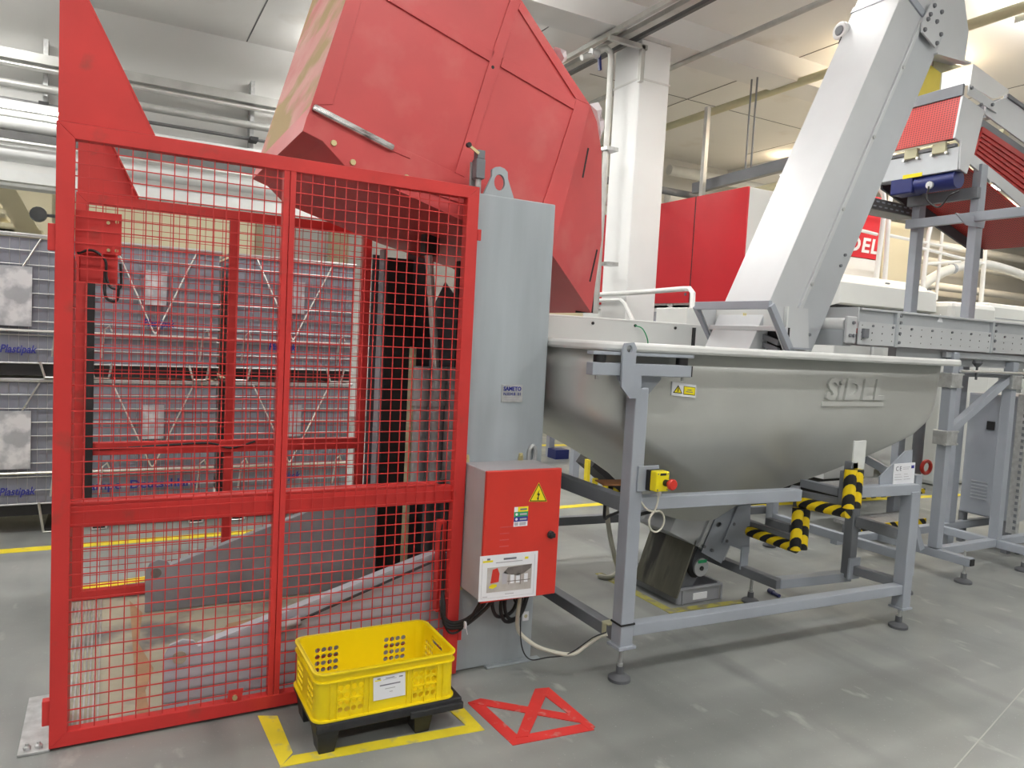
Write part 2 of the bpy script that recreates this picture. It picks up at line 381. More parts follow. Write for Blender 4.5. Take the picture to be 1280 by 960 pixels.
tape('floor_tape', 'dirty yellow tape around the tray below the elevator foot',
     [[(2.86, 3.27), (2.92, 3.25), (2.92, 3.95), (2.86, 3.95)], [(2.86, 3.20), (3.46, 3.17), (3.46, 3.22), (2.86, 3.26)]], M['tape_dirty'])
tape('floor_tape', 'yellow walkway line on the floor under the hopper towards the white machine',
     [[(4.2, 5.4), (4.2, 5.3), (9.5, 4.75), (9.5, 4.85)]], M['yellow_tape'])
tape('floor_tape', 'far yellow line on the floor seen between cabinet and hopper',
     [[(4.0, 9.3), (4.0, 9.15), (9, 8.6), (9, 8.75)]], M['yellow_tape'])

# ceiling lamps: assumed hall rows plus added hidden ones, each with its own light
lamp_n = 0
def luminaire(x, y, z=CEIL-.42, first=[None]):
    if first[0] is None:
        r = thing('ceiling_lamp', 'white fluorescent batten under the ceiling, unseen, placed to light the hall', 'lamp', (x, y, z), 'fluorescent battens under the ceiling')
        part(r, 'housing', MB().box(x-.75, x+.75, y-.07, y+.07, z+.03, z+.10), M['white'])
        for s in (-1, 1): part(r, 'tube', MB().cyl((x-.73, y+.035*s, z+.012), (x+.73, y+.035*s, z+.012), .013, 8), M['lamp'], smooth=True)
        for s in (-1, 1): part(r, 'hanger', MB().cyl((x+.5*s, y, z+.1), (x+.5*s, y, CEIL), .005, 6), M['pipe'])
        first[0] = r
    else: r = copy_tree(first[0], (x, y, z))
    warm = (1, .78, .50) if x > 7 and y > 5 else (1, .985, .95)
    area('lamp_light', (x, y, z-.02), 1.46, .12, LIGHT_E, warm if y < 11 else (1, .985, .95))
    area('lamp_light', (x, y, z+.105), 1.46, .12, UP_E*(1.1 if x > 7 else 1.0), warm, (math.pi, 0, 0))  # upward light added to brighten the ceiling
    return r
for x, y in LAMPS: luminaire(x, y)

# ================================================================== SERVICES ON THE LEFT WALL
def run_x(name, label, py, dia_px, mt, y=10.45, x0=-9, x1=5.9, kind='round', cat='pipe'):
    p = onY(0, py, y); s = dia_px/92.0
    mb = MB()
    if kind == 'round': mb.cyl((x0, y, p.z), (x1, y, p.z), s/2, 10)
    else: mb.box(x0, x1, y-.05, y+.10, p.z-s/2, p.z+s/2)
    return solo(name, mb, mt, label, cat, org=(0, y, p.z), smooth=(kind == 'round'))
run_x('cable_tray', 'uppermost grey cable tray on the white wall above the fence', 65, 10, M['pipe'], kind='flat', cat='cable tray')
run_x('pipe', 'thin shiny pipe right below the uppermost cable tray', 77, 6, M['chrome'])
run_x('pipe', 'thick grey pipe along the white wall below the shiny thin pipe', 102, 9, M['pipe'])
run_x('conduit', 'thin black conduit along the white wall between grey pipes', 122, 4, M['pipe_dark'], cat='conduit')
run_x('pipe', 'white pipe running under the black conduit on the wall', 140, 7, M['pipe_white'])
run_x('duct', 'upper wide white duct running along the back wall', 153, 13, M['pipe_white'], y=10.3, cat='duct')
run_x('cable_tray', 'dark cable tray between the two white ducts', 168, 9, M['pipe_dark'], y=10.3, kind='flat', cat='cable tray')
run_x('pipe', 'bright thin pipe just under the dark cable tray', 175, 5, M['chrome'], y=10.2)
run_x('duct', 'lower wide white duct running along the back wall', 190, 17, M['pipe_white'], y=10.3, cat='duct')
run_x('duct', 'lowest flat light grey duct at the bottom of the white wall', 218, 12, M['pipe_white'], y=10.3, kind='flat', cat='duct')
z0 = onY(0, 131, 10.3).z
lt = thing('ceiling_lamp', 'bright fluorescent strip among the pipes at the left edge', 'lamp', (-1.6, 10.3, z0))
part(lt, 'tube', MB().cyl((-3.2, 10.3, z0), (-.2, 10.3, z0), .018, 8), M['lamp'], smooth=True)
part(lt, 'housing', MB().box(-3.2, -.2, 10.27, 10.37, z0+.02, z0+.07), M['white'])
for nm, x in (('leftmost', -.72), ('middle', 1.62)):
    br = thing('pipe_bracket', ('pipe bracket on the white wall left of the red fin' if x < 0 else 'pipe bracket on the white wall between red fin and red bucket'), 'bracket', (x, 10.75, 4.0))
    part(br, 'rail', MB().box(x-.025, x+.025, 10.60, 10.80, 3.85, 4.75), M['zinc'])
    part(br, 'clamp', MB().box(x-.05, x+.05, 10.36, 10.55, 3.92, 3.97), M['black_steel'])
# gantry stair and speaker at far left
st = thing('stair_gantry', 'cream steel stair rising behind the leftmost containers', 'stair', (-1.2, 13, 0))
a, b = onY(-30, 175, 13.0), onY(42, 300, 13.0)
part(st, 'stringer', MB().beam(a, b, .08, .26), M['wall_cream'])
for k in range(6):
    p = a + (b-a)*(k+.8)/6.5
    part(st, 'tread', MB().box(p.x-.75, p.x-.05, 12.9, 13.6, p.z-.28, p.z-.23), M['wall_cream'])
part(st, 'landing', MB().box(-3.5, -.9, 12.9, 13.9, 2.55, 2.72), M['wall_cream'])
sp = onY(48, 268, 12.5)
s_ = thing('signal_horn', 'small dark round horn on a post behind the fence, left', 'horn', (sp.x, 12.5, sp.z))
part(s_, 'bell', MB().lathe((sp.x, 12.5, sp.z), [(.05, -.10), (.10, -.08), (.11, 0), (.06, .08)], 14, 'y'), M['stand_dark'], smooth=True)
part(s_, 'arm', MB().box(sp.x+.02, sp.x+.22, 12.5, 12.54, sp.z-.02, sp.z+.02), M['stand_dark'])
part(s_, 'post', MB().box(sp.x+.16, sp.x+.62, 12.54, 12.8, 0, sp.z+.35), M['wall_cream'])

# ================================================================== CONTAINERS
def make_container(width, label, h=.915, drop=.045):
    W = width; D = .78
    r = thing('wire_container', label, 'container', (0, 0, 0), 'grey lined wire containers behind the cage')
    part(r, 'liner', MB().box(.015, W-.015, .012, D, .05, h-.02), M['liner'])
    wm = MB()
    n = 9
    for k in range(n+1): z = .05+(h-.06)*k/n; wm.cyl((0, 0, z), (W, 0, z), .0042 if 0 < k < n else .007, 6)
    nv = int(W/.055)
    for k in range(nv+1): x = W*k/nv; wm.cyl((x, .006, .05), (x, .009, h), .0016, 4)
    part(r, 'wire_mesh', wm, M['galv'], kind='stuff')
    part(r, 'top_rail', MB().tube([(0, D, h), (0, 0, h), (W, 0, h), (W, D, h)], .011, 8), M['galv'], smooth=True)
    part(r, 'flap_rail', MB().cyl((.02, -.012, .27), (W-.02, -.012, .27), .010, 8), M['chrome'], smooth=True)
    for s in (-1, 1): part(r, 'diagonal_wire', MB().tube([(W*.5+s*W*.30, -.010, h-.02), (W*.5+s*.012, -.010, .30), (W*.5, -.010, .285)], .006, 6), M['chrome'], smooth=True)
    part(r, 'document_plate', MB().box(W*.42, W*.58, -.012, -.006, h-.42, h-.17), M['plate_pale'])
    for x in (.12, W-.12):
        part(r, 'latch', MB().tube([(x-.02, -.016, .10), (x, -.03, .30), (x+.03, -.03, .33), (x+.045, -.016, .29)], .007, 6), M['chrome'], smooth=True)
        part(r, 'foot', MB().tube([(x-.09, -.01, .06), (x-.06, -.012, -drop), (x+.03, -.012, -drop), (x+.05, -.01, .06)], .009, 6), M['chrome'], smooth=True)
        part(r, 'runner', MB().box(x-.06, x+.03, 0, D, -drop-.009, -drop+.012), M['black_steel'])
    part(r, 'base', MB().box(.01, W-.01, .02, D-.01, -.035, .05), M['black_steel'])  # deep and black, also paints in the shadow gap between stacked containers
    return r
def put(r, loc):
    r.location = loc; ORG[r.name] = Vector(loc)
    return r
cw = {'left': 1.06, 'mid': .885, 'right': .975}
specs = [('left', (-1.27, 6.02, .16), 'lower grey wire container at the left edge outside the red fence', ('Plastipak', .62, .12)),
         ('left', (-1.27, 6.0, 1.14), 'upper grey wire container at the left edge outside the red fence', ('Plastipak', .62, .12)),
         ('mid', (-.155, 6.0, .16), 'lower grey wire container marked in blue letters, left behind the cage', ('ampe  Deutschland', .04, .135)),
         ('mid', (-.155, 6.0, 1.14), 'upper grey wire container of the left stack behind the cage', ('Plastipak', .36, .34)),
         ('right', (.79, 6.0, .16), 'lower grey wire container of the right stack behind the cage', ('Plastipak', .36, .155)),
         ('right', (.79, 6.02, 1.14), 'upper grey wire container of the right stack behind the cage', ('Plastipak', .30, .20))]
for key, loc, lab, (s, tx, tz) in specs:
    r = make_container(cw[key], lab, drop=.045 if loc[2] > 1 else .15)
    text(r, 'printed_text', s, .085 if 'ampe' in s else .075, (tx, -.014, tz), (1, 0, 0), (0, 0, 1), M['ink_blue'],
         width=.72 if 'ampe' in s else .21, bold=.0015, shear=0 if 'ampe' in s else .25)
    if key == 'left': part(r, 'side_plate', MB().box(.45, .80, -.02, -.008, .30, .70), M['plate_pale'])
    r.location = loc

# ================================================================== RED SAFETY CAGE
GX0, GX1 = -.168, 1.400
def wire_grid(x0, x1, z0, z1, y, pitch, r):
    mb = MB(); n = int((x1-x0)/pitch)
    for k in range(1, n+1):
        x = x0+pitch*k
        if x < x1-.005: mb.beam((x, y, z0), (x, y, z1), r*2, r*2, (0, 1, 0))
    n = int((z1-z0)/pitch)
    for k in range(1, n+1):
        z = z0+pitch*k
        if z < z1-.005: mb.beam((x0, y-.004, z), (x1, y-.004, z), r*2, r*2)
    return mb
YF = 2.97
fr = thing('safety_fence', 'red wire mesh safety fence panel in front, beside the grey column', 'fence', (.6, YF, 0))
def mitred(par, x0, x1, z0, z1, y0, y1, wL, wT, wB):   # outer frame of four mitred bars
    part(par, 'post', MB().prism([(x0, z0), (x0, z1), (x0+wL, z1-wT), (x0+wL, z0+wB)], 'y', y0, y1), M['red'], bevel=.002)
    part(par, 'post', MB().prism([(x1, z0), (x1, z1), (x1-wL, z1-wT), (x1-wL, z0+wB)], 'y', y0, y1), M['red'], bevel=.002)
    part(par, 'top_rail', MB().prism([(x0, z1), (x1, z1), (x1-wL, z1-wT), (x0+wL, z1-wT)], 'y', y0, y1), M['red'], bevel=.002)
    part(par, 'bottom_rail', MB().prism([(x0, z0), (x1, z0), (x1-wL, z0+wB), (x0+wL, z0+wB)], 'y', y0, y1), M['red'], bevel=.002)
mitred(fr, GX0, GX1, .012, 2.185, YF-.02, YF+.025, .055, .052, .052)
part(fr, 'wire_mesh', wire_grid(GX0+.05, GX1-.05, .05, 2.135, YF-.006, .0446, .0018), M['red'], kind='stuff')
for s in (0, 1): part(fr, 'mullion', MB().box(.574+.024*s, .596+.024*s, YF-.018, YF+.02, .06, 2.135), M['red'], bevel=.002)
part(fr, 'middle_rail', MB().box(GX0+.05, GX1-.05, YF+.004, YF+.045, .795, .872), M['red'], bevel=.003)
part(fr, 'rail_lip', MB().box(GX0+.05, GX1-.12, YF+.004, YF+.07, .872, .884), M['red'], bevel=.002)
part(fr, 'fin', MB().prism([(GX0+.004, 2.187), (.128, 2.187), (-.156, 2.745), (GX0+.004, 2.745)], 'y', YF-.012, YF-.004), M['red'])
part(fr, 'fin_edge', MB().beam((.126, YF, 2.187), (-.156, YF, 2.745), .03, .005, (.89, 0, .45)), M['red'])
part(fr, 'sensor_plate', MB().box(-.112, .030, YF+.03, YF+.038, 1.76, 1.905), M['red'], bevel=.001)
part(fr, 'sensor_box', MB().box(-.10, .02, YF+.05, YF+.14, 1.66, 1.80), M['red'], bevel=.004)
for x, z in ((.015, 1.875), (.015, 1.775), (-.01, 1.775), (-.012, 1.87)):
    part(fr, 'screw', MB().lathe((x, YF+.028, z), [(.006, -.006), (.006, .002)], 8, 'y'), M['brass'])
part(fr, 'inner_post', MB().box(GX0+.004, GX0+.054, YF+.06, YF+.235, .0, 1.74), M['red'], bevel=.003)
for z in (1.80, .14): part(fr, 'hinge_tab', MB().box(GX0-.022, GX0+.004, YF-.012, YF+.02, z-.045, z+.045), M['red'], bevel=.002)
for z in (1.98, .19): part(fr, 'lug', MB().box(GX1-.002, GX1+.016, YF-.024, YF-.012, z-.024, z+.024), M['red'], bevel=.002)
part(fr, 'bolt_tab', MB().prism([(.42, .052), (.475, .052), (.482, .11), (.428, .11)], 'y', YF-.014, YF-.008), M['red'])
part(fr, 'bolt', MB().lathe((.45, YF-.02, .082), [(.010, -.004), (.010, .008)], 8, 'y'), M['brass'], smooth=True)
bp = part(fr, 'base_plate', MB().box(-.262, -.165, 2.955, 3.40, .0, .010), M['zinc'], bevel=.002)
for x in (-.235, -.20): part(bp, 'anchor_bolt', MB().lathe((x, 2.985, .010), [(.012, 0), (.012, .010), (.006, .014), (.006, .022)], 8), M['zinc'], smooth=True)
for mm in (((-.105, 3.005, 1.755), (-.06, 3.0, 1.77), (-.02, 2.995, 1.74), (-.015, 2.995, 1.68), (.0, 2.99, 1.645), (.03, 2.99, 1.65), (.028, 2.99, 1.73)),
           ((-.02, 3.0, 1.70), (-.018, 2.99, 1.62), (.0, 2.99, 1.598), (.02, 2.99, 1.605), (.024, 2.99, 1.66))):
    part(fr, 'sensor_cable', MB().tube(bez(mm, 6), .005, 6), M['cable_black'], smooth=True)

YR = 4.5
rr = thing('safety_fence', 'red wire mesh safety fence panel at the rear, before the containers', 'fence', (.6, YR, 0))
mitred(rr, -.165, 1.41, .012, 2.17, YR-.025, YR+.02, .05, .05, .05)
part(rr, 'wire_mesh', wire_grid(-.12, 1.36, .05, 2.12, YR+.006, .0446, .0015), M['red'], kind='stuff')
part(rr, 'mullion', MB().box(.585, .635, YR-.02, YR+.018, .06, 2.12), M['red'], bevel=.002)
part(rr, 'middle_rail', MB().box(-.12, 1.36, YR-.045, YR-.004, .80, .868), M['red'], bevel=.003)
part(rr, 'fin', MB().prism([(-.16, 2.172), (.12, 2.172), (-.148, 2.72), (-.16, 2.72)], 'y', YR+.004, YR+.012), M['red'])
part(rr, 'fin_edge', MB().beam((.12, YR-.03, 2.172), (-.15, YR-.03, 2.72), .09, .005, (.89, 0, .45)), M['red'])
lc = part(rr, 'light_curtain', MB().box(-.112, -.072, YR-.07, YR-.03, .55, 1.74), M['black'], bevel=.003, label='black light curtain strip')
part(rr, 'curtain_cable', MB().tube(bez([(-.11, YR-.05, .84), (0, YR-.05, .835), (.3, YR-.05, .85), (.5, YR-.05, .855), (.62, YR-.05, .825), (.75, YR-.05, .86)], 5), .006, 6), M['cable_black'], smooth=True)

# ================================================================== BIN TIPPER
tp = thing('bin_tipper', 'tall bin tipper with grey column and raised red tipping bucket', 'bin tipper', (1.6, 3.7, 0))
part(tp, 'column', MB().box(1.408, 1.81, 2.985, 3.105, .004, 2.168), M['grey_col'], bevel=.006, label='grey sheet steel column')
lug = [(1.438, 2.165), (1.475, 2.25)] + [(1.513+.045*math.cos(a), 2.262+.035*math.sin(a)) for a in [math.radians(t) for t in (150, 120, 90, 60, 30)]] + [(1.555, 2.25), (1.592, 2.165)]
part(tp, 'lifting_lug', MB().plate(lug, [[(1.514+.027*math.cos(2*math.pi*k/14), 2.228+.036*math.sin(2*math.pi*k/14)) for k in range(14)]], 'y', 2.99, 3.005), M['grey_col'], smooth=False)
part(tp, 'floor_flange', MB().box(1.56, 1.845, 2.955, 2.985, .0, .010), M['grey_col'], bevel=.002)
part(tp, 'rear_column', MB().box(1.455, 1.62, 4.30, 4.43, .004, 1.98), M['black_steel'], bevel=.004)  # black colour paints in the shadow on this column inside the cage
part(tp, 'rear_cover', MB().box(1.62, 1.80, 4.42, 4.43, .004, 2.06), M['grey_dark'])
part(tp, 'rear_cover', MB().box(1.405, 1.47, 4.43, 4.445, .004, 2.0), M['grey_dark'])
part(tp, 'guide_rail', MB().box(1.435, 1.455, 4.31, 4.40, .05, 2.03), M['grey_plate'], bevel=.002)
part(tp, 'guide_rail', MB().box(1.60, 1.625, 4.20, 4.26, .05, 1.45), M['olive'], bevel=.002)
part(tp, 'back_panel', MB().prism([(3.1, .0), (4.6, .0), (4.6, 1.60), (4.30, 1.86), (4.18, 1.79), (3.1, 1.84)], 'x', 1.83, 1.84), M['grey_dark'])
part(tp, 'mast_channel', MB().box(1.70, 1.80, 3.80, 3.86, .3, 1.95), M['black_steel'])
# side plates of the lift table
def side_plate(y, x0=.205, xk=.33, x1=1.40, z1=.53, mt='grey_plate'):
    pl = [(x0, .01), (x1, .01), (x1, z1), (x1-.06, z1), (xk, .245), (xk-.02, .275), (xk-.06, .285), (x0+.02, .27), (x0, .23)]
    o = part(tp, 'side_plate', MB().prism(pl, 'y', y-.006, y+.006), M[mt], bevel=.001)
    part(o, 'edge_flange', MB().beam((xk, y+.02, .245), (x1-.06, y+.02, z1), .05, .008, (-.26, 0, .96)), M[mt])
    q = part(o, 'pivot_boss', MB().lathe((xk-.07, y-.008, .215), [(.026, -.004), (.026, .006)], 16, 'y'), M['pit'], smooth=True)
    return o
side_plate(3.10, mt='plate_blue')
side_plate(4.20, .18, .30, 1.42, .60)
part(tp, 'table_hinge', MB().cyl((.60, 3.07, .275), (.72, 3.07, .31), .022, 10), M['cyl'], smooth=True)
part(tp, 'table_strut', MB().cyl((.71, 3.075, .305), (1.36, 3.075, .515), .006, 8), M['black_steel'], smooth=True)
# hydraulic cylinders
CY = 3.7
for k, (x, y) in enumerate([(1.475, 3.72), (1.56, 3.70), (1.66, 3.72)]):
    c = part(tp, 'hydraulic_cylinder', MB().cyl((x, y, .72), (x+.0, y, 1.36), .038, 16), M['cyl'], smooth=True)
    part(c, 'collar', MB().cyl((x, y, 1.15), (x, y, 1.36), .046, 16), M['cyl'], smooth=True)
    part(c, 'end_cap', MB().cyl((x, y, .68), (x, y, .74), .046, 16), M['cyl'], smooth=True)
part(tp, 'piston_rod', MB().cyl((1.545, 3.70, 1.36), (1.475, 3.70, 1.96), .021, 14), M['chrome'], smooth=True)
part(tp, 'rod_clevis', MB().box(1.44, 1.52, 3.66, 3.74, 1.95, 2.07), M['black_steel'], bevel=.006)
part(tp, 'hose', MB().tube(bez([(1.60, 3.66, .75), (1.62, 3.6, .5), (1.60, 3.6, .3), (1.55, 3.5, .1)], 6), .014, 8), M['cable_black'], smooth=True)
part(tp, 'lift_arm', MB().box(1.62, 1.80, 3.3, 3.36, .05, .80), M['grey_dark'], bevel=.004)
part(tp, 'cable_guard', MB().box(1.318, 1.352, 3.02, 3.07, .28, .70), M['red'], bevel=.004)
# bucket: near side plate outline on y = 3.15, folded back at the mouth
YB, YB2 = 3.15, 4.36
B2 = lambda px, py, y=YB: (onY(px, py, y).x, onY(px, py, y).z)
top_l = (.985, 3.42)
main = [top_l, (1.36, 3.44), B2(650, 0), B2(738, 132), B2(690, 318), B2(581, 277), B2(430, 207), B2(403, 177), B2(378, 164), B2(389, 131)]
FA, FB, FT = onY(738, 132, YB), onY(690, 318, YB), onY(739, 391, 3.42)
FN = (FB-FA).cross(FT-FA)
def on_fold(px, py):
    d = ray(px, py); return CAM + d*(FN.dot(FA-CAM)/FN.dot(d))
fold = [(p.x, p.z, p.y) for p in (FA, on_fold(746, 152), on_fold(752, 190), on_fold(752, 300), FT, FB)]
bk = part(tp, 'bucket', MB().slab([(x, YB, z) for x, z in main], (0, .012, 0)), M['red_bucket'], label='raised red tipping bucket')
part(bk, 'far_side', MB().slab([(x, YB2, z) for x, z in main], (0, .012, 0)), M['red_bucket'])
nf = Vector((.25, -1, 0)).normalized()
part(bk, 'folded_cheek', MB().slab([(x, y, z) for x, z, y in fold], (0, .012, 0)), M['red_bucket'])
part(bk, 'folded_cheek', MB().slab([(x, 7.51-y, z) for x, z, y in fold], (0, .012, 0)), M['red_bucket'])
def web(name, i, j, mt):
    (x0, z0), (x1, z1) = i, j
    return part(bk, name, MB().slab([(x0, YB+.01, z0), (x1, YB+.01, z1), (x1, YB2, z1), (x0, YB2, z0)], (.004, 0, .006)), mt)
web('back_wall', main[0], main[9], M['red_worn']); web('bottom_chamfer', main[9], main[8], M['red_bucket'])
web('bottom_panel', main[8], main[7], M['red_bucket']); web('bottom_panel', main[7], main[6], M['red_bucket'])
web('bottom_panel', main[6], main[5], M['red_bucket']); web('bottom_panel', main[5], main[4], M['red_bucket'])
web('top_panel', main[1], main[2], M['red_bucket'])
f4 = fold[4]; f5 = fold[5]
part(bk, 'mouth_panel', MB().slab([(f5[0], YB+.012, f5[1]), (f4[0], 3.43, f4[1]), (f4[0], 4.09, f4[1]), (f5[0], YB2, f5[1])], (.006, 0, .004)), M['red_bucket'])
part(bk, 'mouth_lip', MB().slab([(fold[3][0]-.01, 3.432, fold[3][1]-.05), (f4[0], 3.432, f4[1]), (f4[0]-.02, 3.55, f4[1]), (fold[3][0], 3.55, fold[3][1]-.05)], (.02, 0, 0)), M['rubber'])
def strip(pts, th=.008, mt='red_bucket', name='stiffener'):
    return part(bk, name, MB().slab([(*[B2(*p)[0]], YB, B2(*p)[1]) for p in pts], (0, -th, 0)), M[mt], bevel=.0015)
strip([(482, 0), (498, 0), (618, 65), (611, 77)])
strip([(637, 0), (651, 0), (647, 12), (627, 73), (623, 86), (580, 222), (568, 216), (611, 77)])
strip([(628, 72), (719, 124), (716, 137), (625, 84)])
strip([(651, 1), (735, 131), (719, 124), (647, 12)])
strip([(719, 124), (736, 132), (690, 312), (678, 253), (684, 237), (716, 137)])
strip([(389, 131), (432, 0), (452, 0), (416, 131)], .003)
strip([(383, 147), (389, 133), (568, 216), (580, 222), (640, 240), (600, 262), (430, 207), (403, 177), (378, 164)], .006, name='lower_plate')
part(bk, 'bumper_bar', MB().beam(Vector(onY(391, 134, YB-.012)), Vector(onY(492, 186, YB-.012)), .03, .032, (.3, 0, 1)), M['scraped'], bevel=.010, label='scratched bare metal bumper strip')
strip([(490, 182), (514, 193), (512, 199), (489, 189)], .010, name='bumper_end')
for px, py in ((417, 179), (441, 203), (508, 222)):
    p = onY(px, py, YB-.006); part(bk, 'bolt', MB().lathe((p.x, p.y, p.z), [(.012, -.008), (.014, 0), (.014, .004)], 10, 'y'), M['brass'], smooth=True)
p = onY(616, 84, YB-.008); part(bk, 'plate_hole', MB().lathe((p.x, p.y, p.z), [(.008, -.001), (.008, .002)], 10, 'y'), M['rubber'])
for (a, b) in (((735, 185), (728, 222)), ((746, 312), (737, 352))):
    part(bk, 'slit', MB().beam(on_fold(*a), on_fold(*b), .010, .006, (0, 1, 0)), M['rubber'])
# limit switch on top of the column
ls = thing('limit_switch', 'grey limit switch with brass lever touching the red bucket', 'switch', (1.43, 3.02, 2.17))
a = onY(592, 243, 3.02); b = onY(596, 193, 3.02)
part(ls, 'bracket', MB().box(1.395, 1.452, 3.05, 3.056, 2.10, 2.31), M['zinc'])
part(ls, 'body', MB().box(1.402, 1.446, 3.0, 3.05, 2.235, 2.32), M['stand_dark'], bevel=.004)
part(ls, 'head', MB().box(1.406, 1.442, 3.0, 3.045, 2.32, 2.358), M['stand_dark'], bevel=.003)
part(ls, 'gland', MB().cyl((1.424, 3.025, 2.20), (1.424, 3.025, 2.24), .013, 12), M['zinc'], smooth=True)
pr = onY(580, 184, 3.05)
part(ls, 'lever', MB().beam((1.41, 3.0, 2.34), (pr.x, 3.0, pr.z-.0), .006, .012), M['brass'])
part(ls, 'roller', MB().lathe((pr.x, 3.0, pr.z), [(.011, -.008), (.011, .008)], 12, 'y'), M['black'], smooth=True)
# plastic bag caught on the bucket rim
for lab, pxs in (('clear plastic scrap caught high on the sloping bucket edge', [(692, 58), (706, 64), (707, 76), (702, 80), (694, 66)]),
                 ('clear plastic bag hanging from the right bucket corner', [(737, 130), (749, 127), (746, 145), (754, 152), (753, 168), (748, 180), (742, 165)])):
    pts = [onY(px, py, 3.45) for px, py in pxs]; c = sum(pts, Vector())/len(pts)
    mb = MB(); n = len(pts); vs = [p + Vector((0, .01*math.sin(i*2.3), 0)) for i, p in enumerate(pts)]
    vs += [c+(p-c)*.55+Vector((0, -.035+.02*math.sin(i*3.1), 0)) for i, p in enumerate(pts)]; vs.append(c+Vector((0, -.02, 0)))
    vs += [c+(p-c)*.6+Vector((0, .03, 0)) for p in pts]
    fs = [(i, (i+1) % n, n+(i+1) % n, n+i) for i in range(n)] + [(n+i, n+(i+1) % n, 2*n) for i in range(n)]
    fs += [(i, (i+1) % n, 2*n+1+(i+1) % n, 2*n+1+i) for i in range(n)] + [tuple(2*n+1+i for i in range(n))]
    solo('plastic_bag', mb.add(vs, fs), M['bag'], lab, 'plastic bag', org=c, smooth=True)
# maker's plate on the column
mp_ = thing('name_plate', 'small silver name plate with blue lettering on the grey column', 'name plate', (1.63, 2.984, 1.28))
part(mp_, 'plate', MB().box(1.575, 1.685, 2.9815, 2.985, 1.245, 1.325), M['zinc'])
text(mp_, 'lettering', 'SAMETO', .026, (1.584, 2.981, 1.298), (1, 0, 0), (0, 0, 1), M['ink_blue'], width=.092, bold=.0008)
text(mp_, 'lettering', 'N.034.8  01', .020, (1.584, 2.981, 1.276), (1, 0, 0), (0, 0, 1), M['ink_blue'], width=.088)
for z in (1.266, 1.256): part(mp_, 'small_print', MB().box(1.590, 1.670, 2.981, 2.982, z-.002, z+.002), M['ink_pale'])
# ================================================================== CONTROL CABINET
cb = thing('control_cabinet', 'red door electrical control cabinet hanging on the grey column', 'cabinet', (1.59, 2.87, .68))
CX0, CX1, CZ0, CZ1, CYF = 1.402, 1.775, .405, .975, 2.768
part(cb, 'body', MB().box(CX0+.003, CX1-.006, CYF, 2.984, CZ0+.004, CZ1-.002), M['grey_box'], bevel=.004)
part(cb, 'door', MB().box(CX0, CX1, CYF-.022, CYF-.002, CZ0, CZ1), M['red_door'], bevel=.004)
YD = CYF-.0225
lk = onY(688, 668, YD)
o = part(cb, 'door_lock', MB().lathe((lk.x, YD, lk.z), [(.014, -.014), (.018, -.010), (.018, .001)], 8, 'y'), M['black'])
part(o, 'lock_handle', MB().box(lk.x-.006, lk.x+.016, YD-.020, YD-.010, lk.z-.012, lk.z+.008), M['black'], bevel=.002)
# warning triangle
a, b, c = onY(673.5, 603, YD), onY(661, 627, YD), onY(684, 627, YD)
tri = part(cb, 'warning_triangle', MB().prism([(a.x, a.z), (b.x, b.z), (c.x, c.z)], 'y', YD-.0012, YD), M['yellow_sign'])
cc = (a+b+c)/3
def sc2(p, k): q = cc+(p-cc)*k; return (q.x, q.z)
part(tri, 'triangle_border', MB().plate([sc2(p, .93) for p in (a, b, c)], [[sc2(p, .80) for p in (a, b, c)]], 'y', YD-.0018, YD-.0010), M['black'])
bx, bz = cc.x, cc.z
part(tri, 'lightning_bolt', MB().prism([(bx+.004, bz+.026), (bx-.008, bz+.001), (bx-.001, bz+.002), (bx-.004, bz-.012), (bx-.008, bz-.010), (bx-.001, bz-.024), (bx+.004, bz-.009), (bx+.0, bz-.011), (bx+.008, bz+.008), (bx+.001, bz+.007)], 'y', YD-.0018, YD-.001), M['black'])
# colour coded instruction sticker
s0, s1 = onY(643, 634, YD), onY(659, 657, YD)
sk = part(cb, 'instruction_sticker', MB().box(s0.x, s1.x, YD-.001, YD, s1.z, s0.z), M['paper'])
hh = (s0.z-s1.z)/4; xm = s0.x+(s1.x-s0.x)*.36
for k, mt in enumerate(('yellow_sign', 'green', 'ink_blue')):
    part(sk, 'sticker_field', MB().box(s0.x+(.0 if k else .018), s1.x, YD-.0016, YD-.0008, s0.z-hh*(k+1), s0.z-hh*k), M[mt])
    if k: part(sk, 'sticker_symbol', MB().lathe(((s0.x+xm)/2, YD-.0016, s0.z-hh*(k+.5)), [(.006, -.0006), (.006, .0006)], 10, 'y'), M['paper'])
    part(sk, 'sticker_print', MB().box(xm+.004, s1.x-.006, YD-.0022, YD-.0012, s0.z-hh*(k+.7), s0.z-hh*(k+.35)), M['ink_pale' if k else 'ink'])
part(sk, 'sticker_symbol', MB().box(s0.x+.004, xm-.003, YD-.0016, YD-.0008, s1.z+.004, s1.z+hh-.003), M['ink_pale'])
part(sk, 'sticker_print', MB().box(xm+.004, s1.x-.008, YD-.0016, YD-.0008, s1.z+.004, s1.z+hh-.003), M['ink_pale'])
for k in range(4):                                              # rubbed-off lettering on the door
    part(cb, 'rubbed_mark', MB().box(1.478, 1.478+(.075 if k == 0 else .045), YD-.0006, YD+.001, .728-.028*k, .732-.028*k), M['red_bucket'])
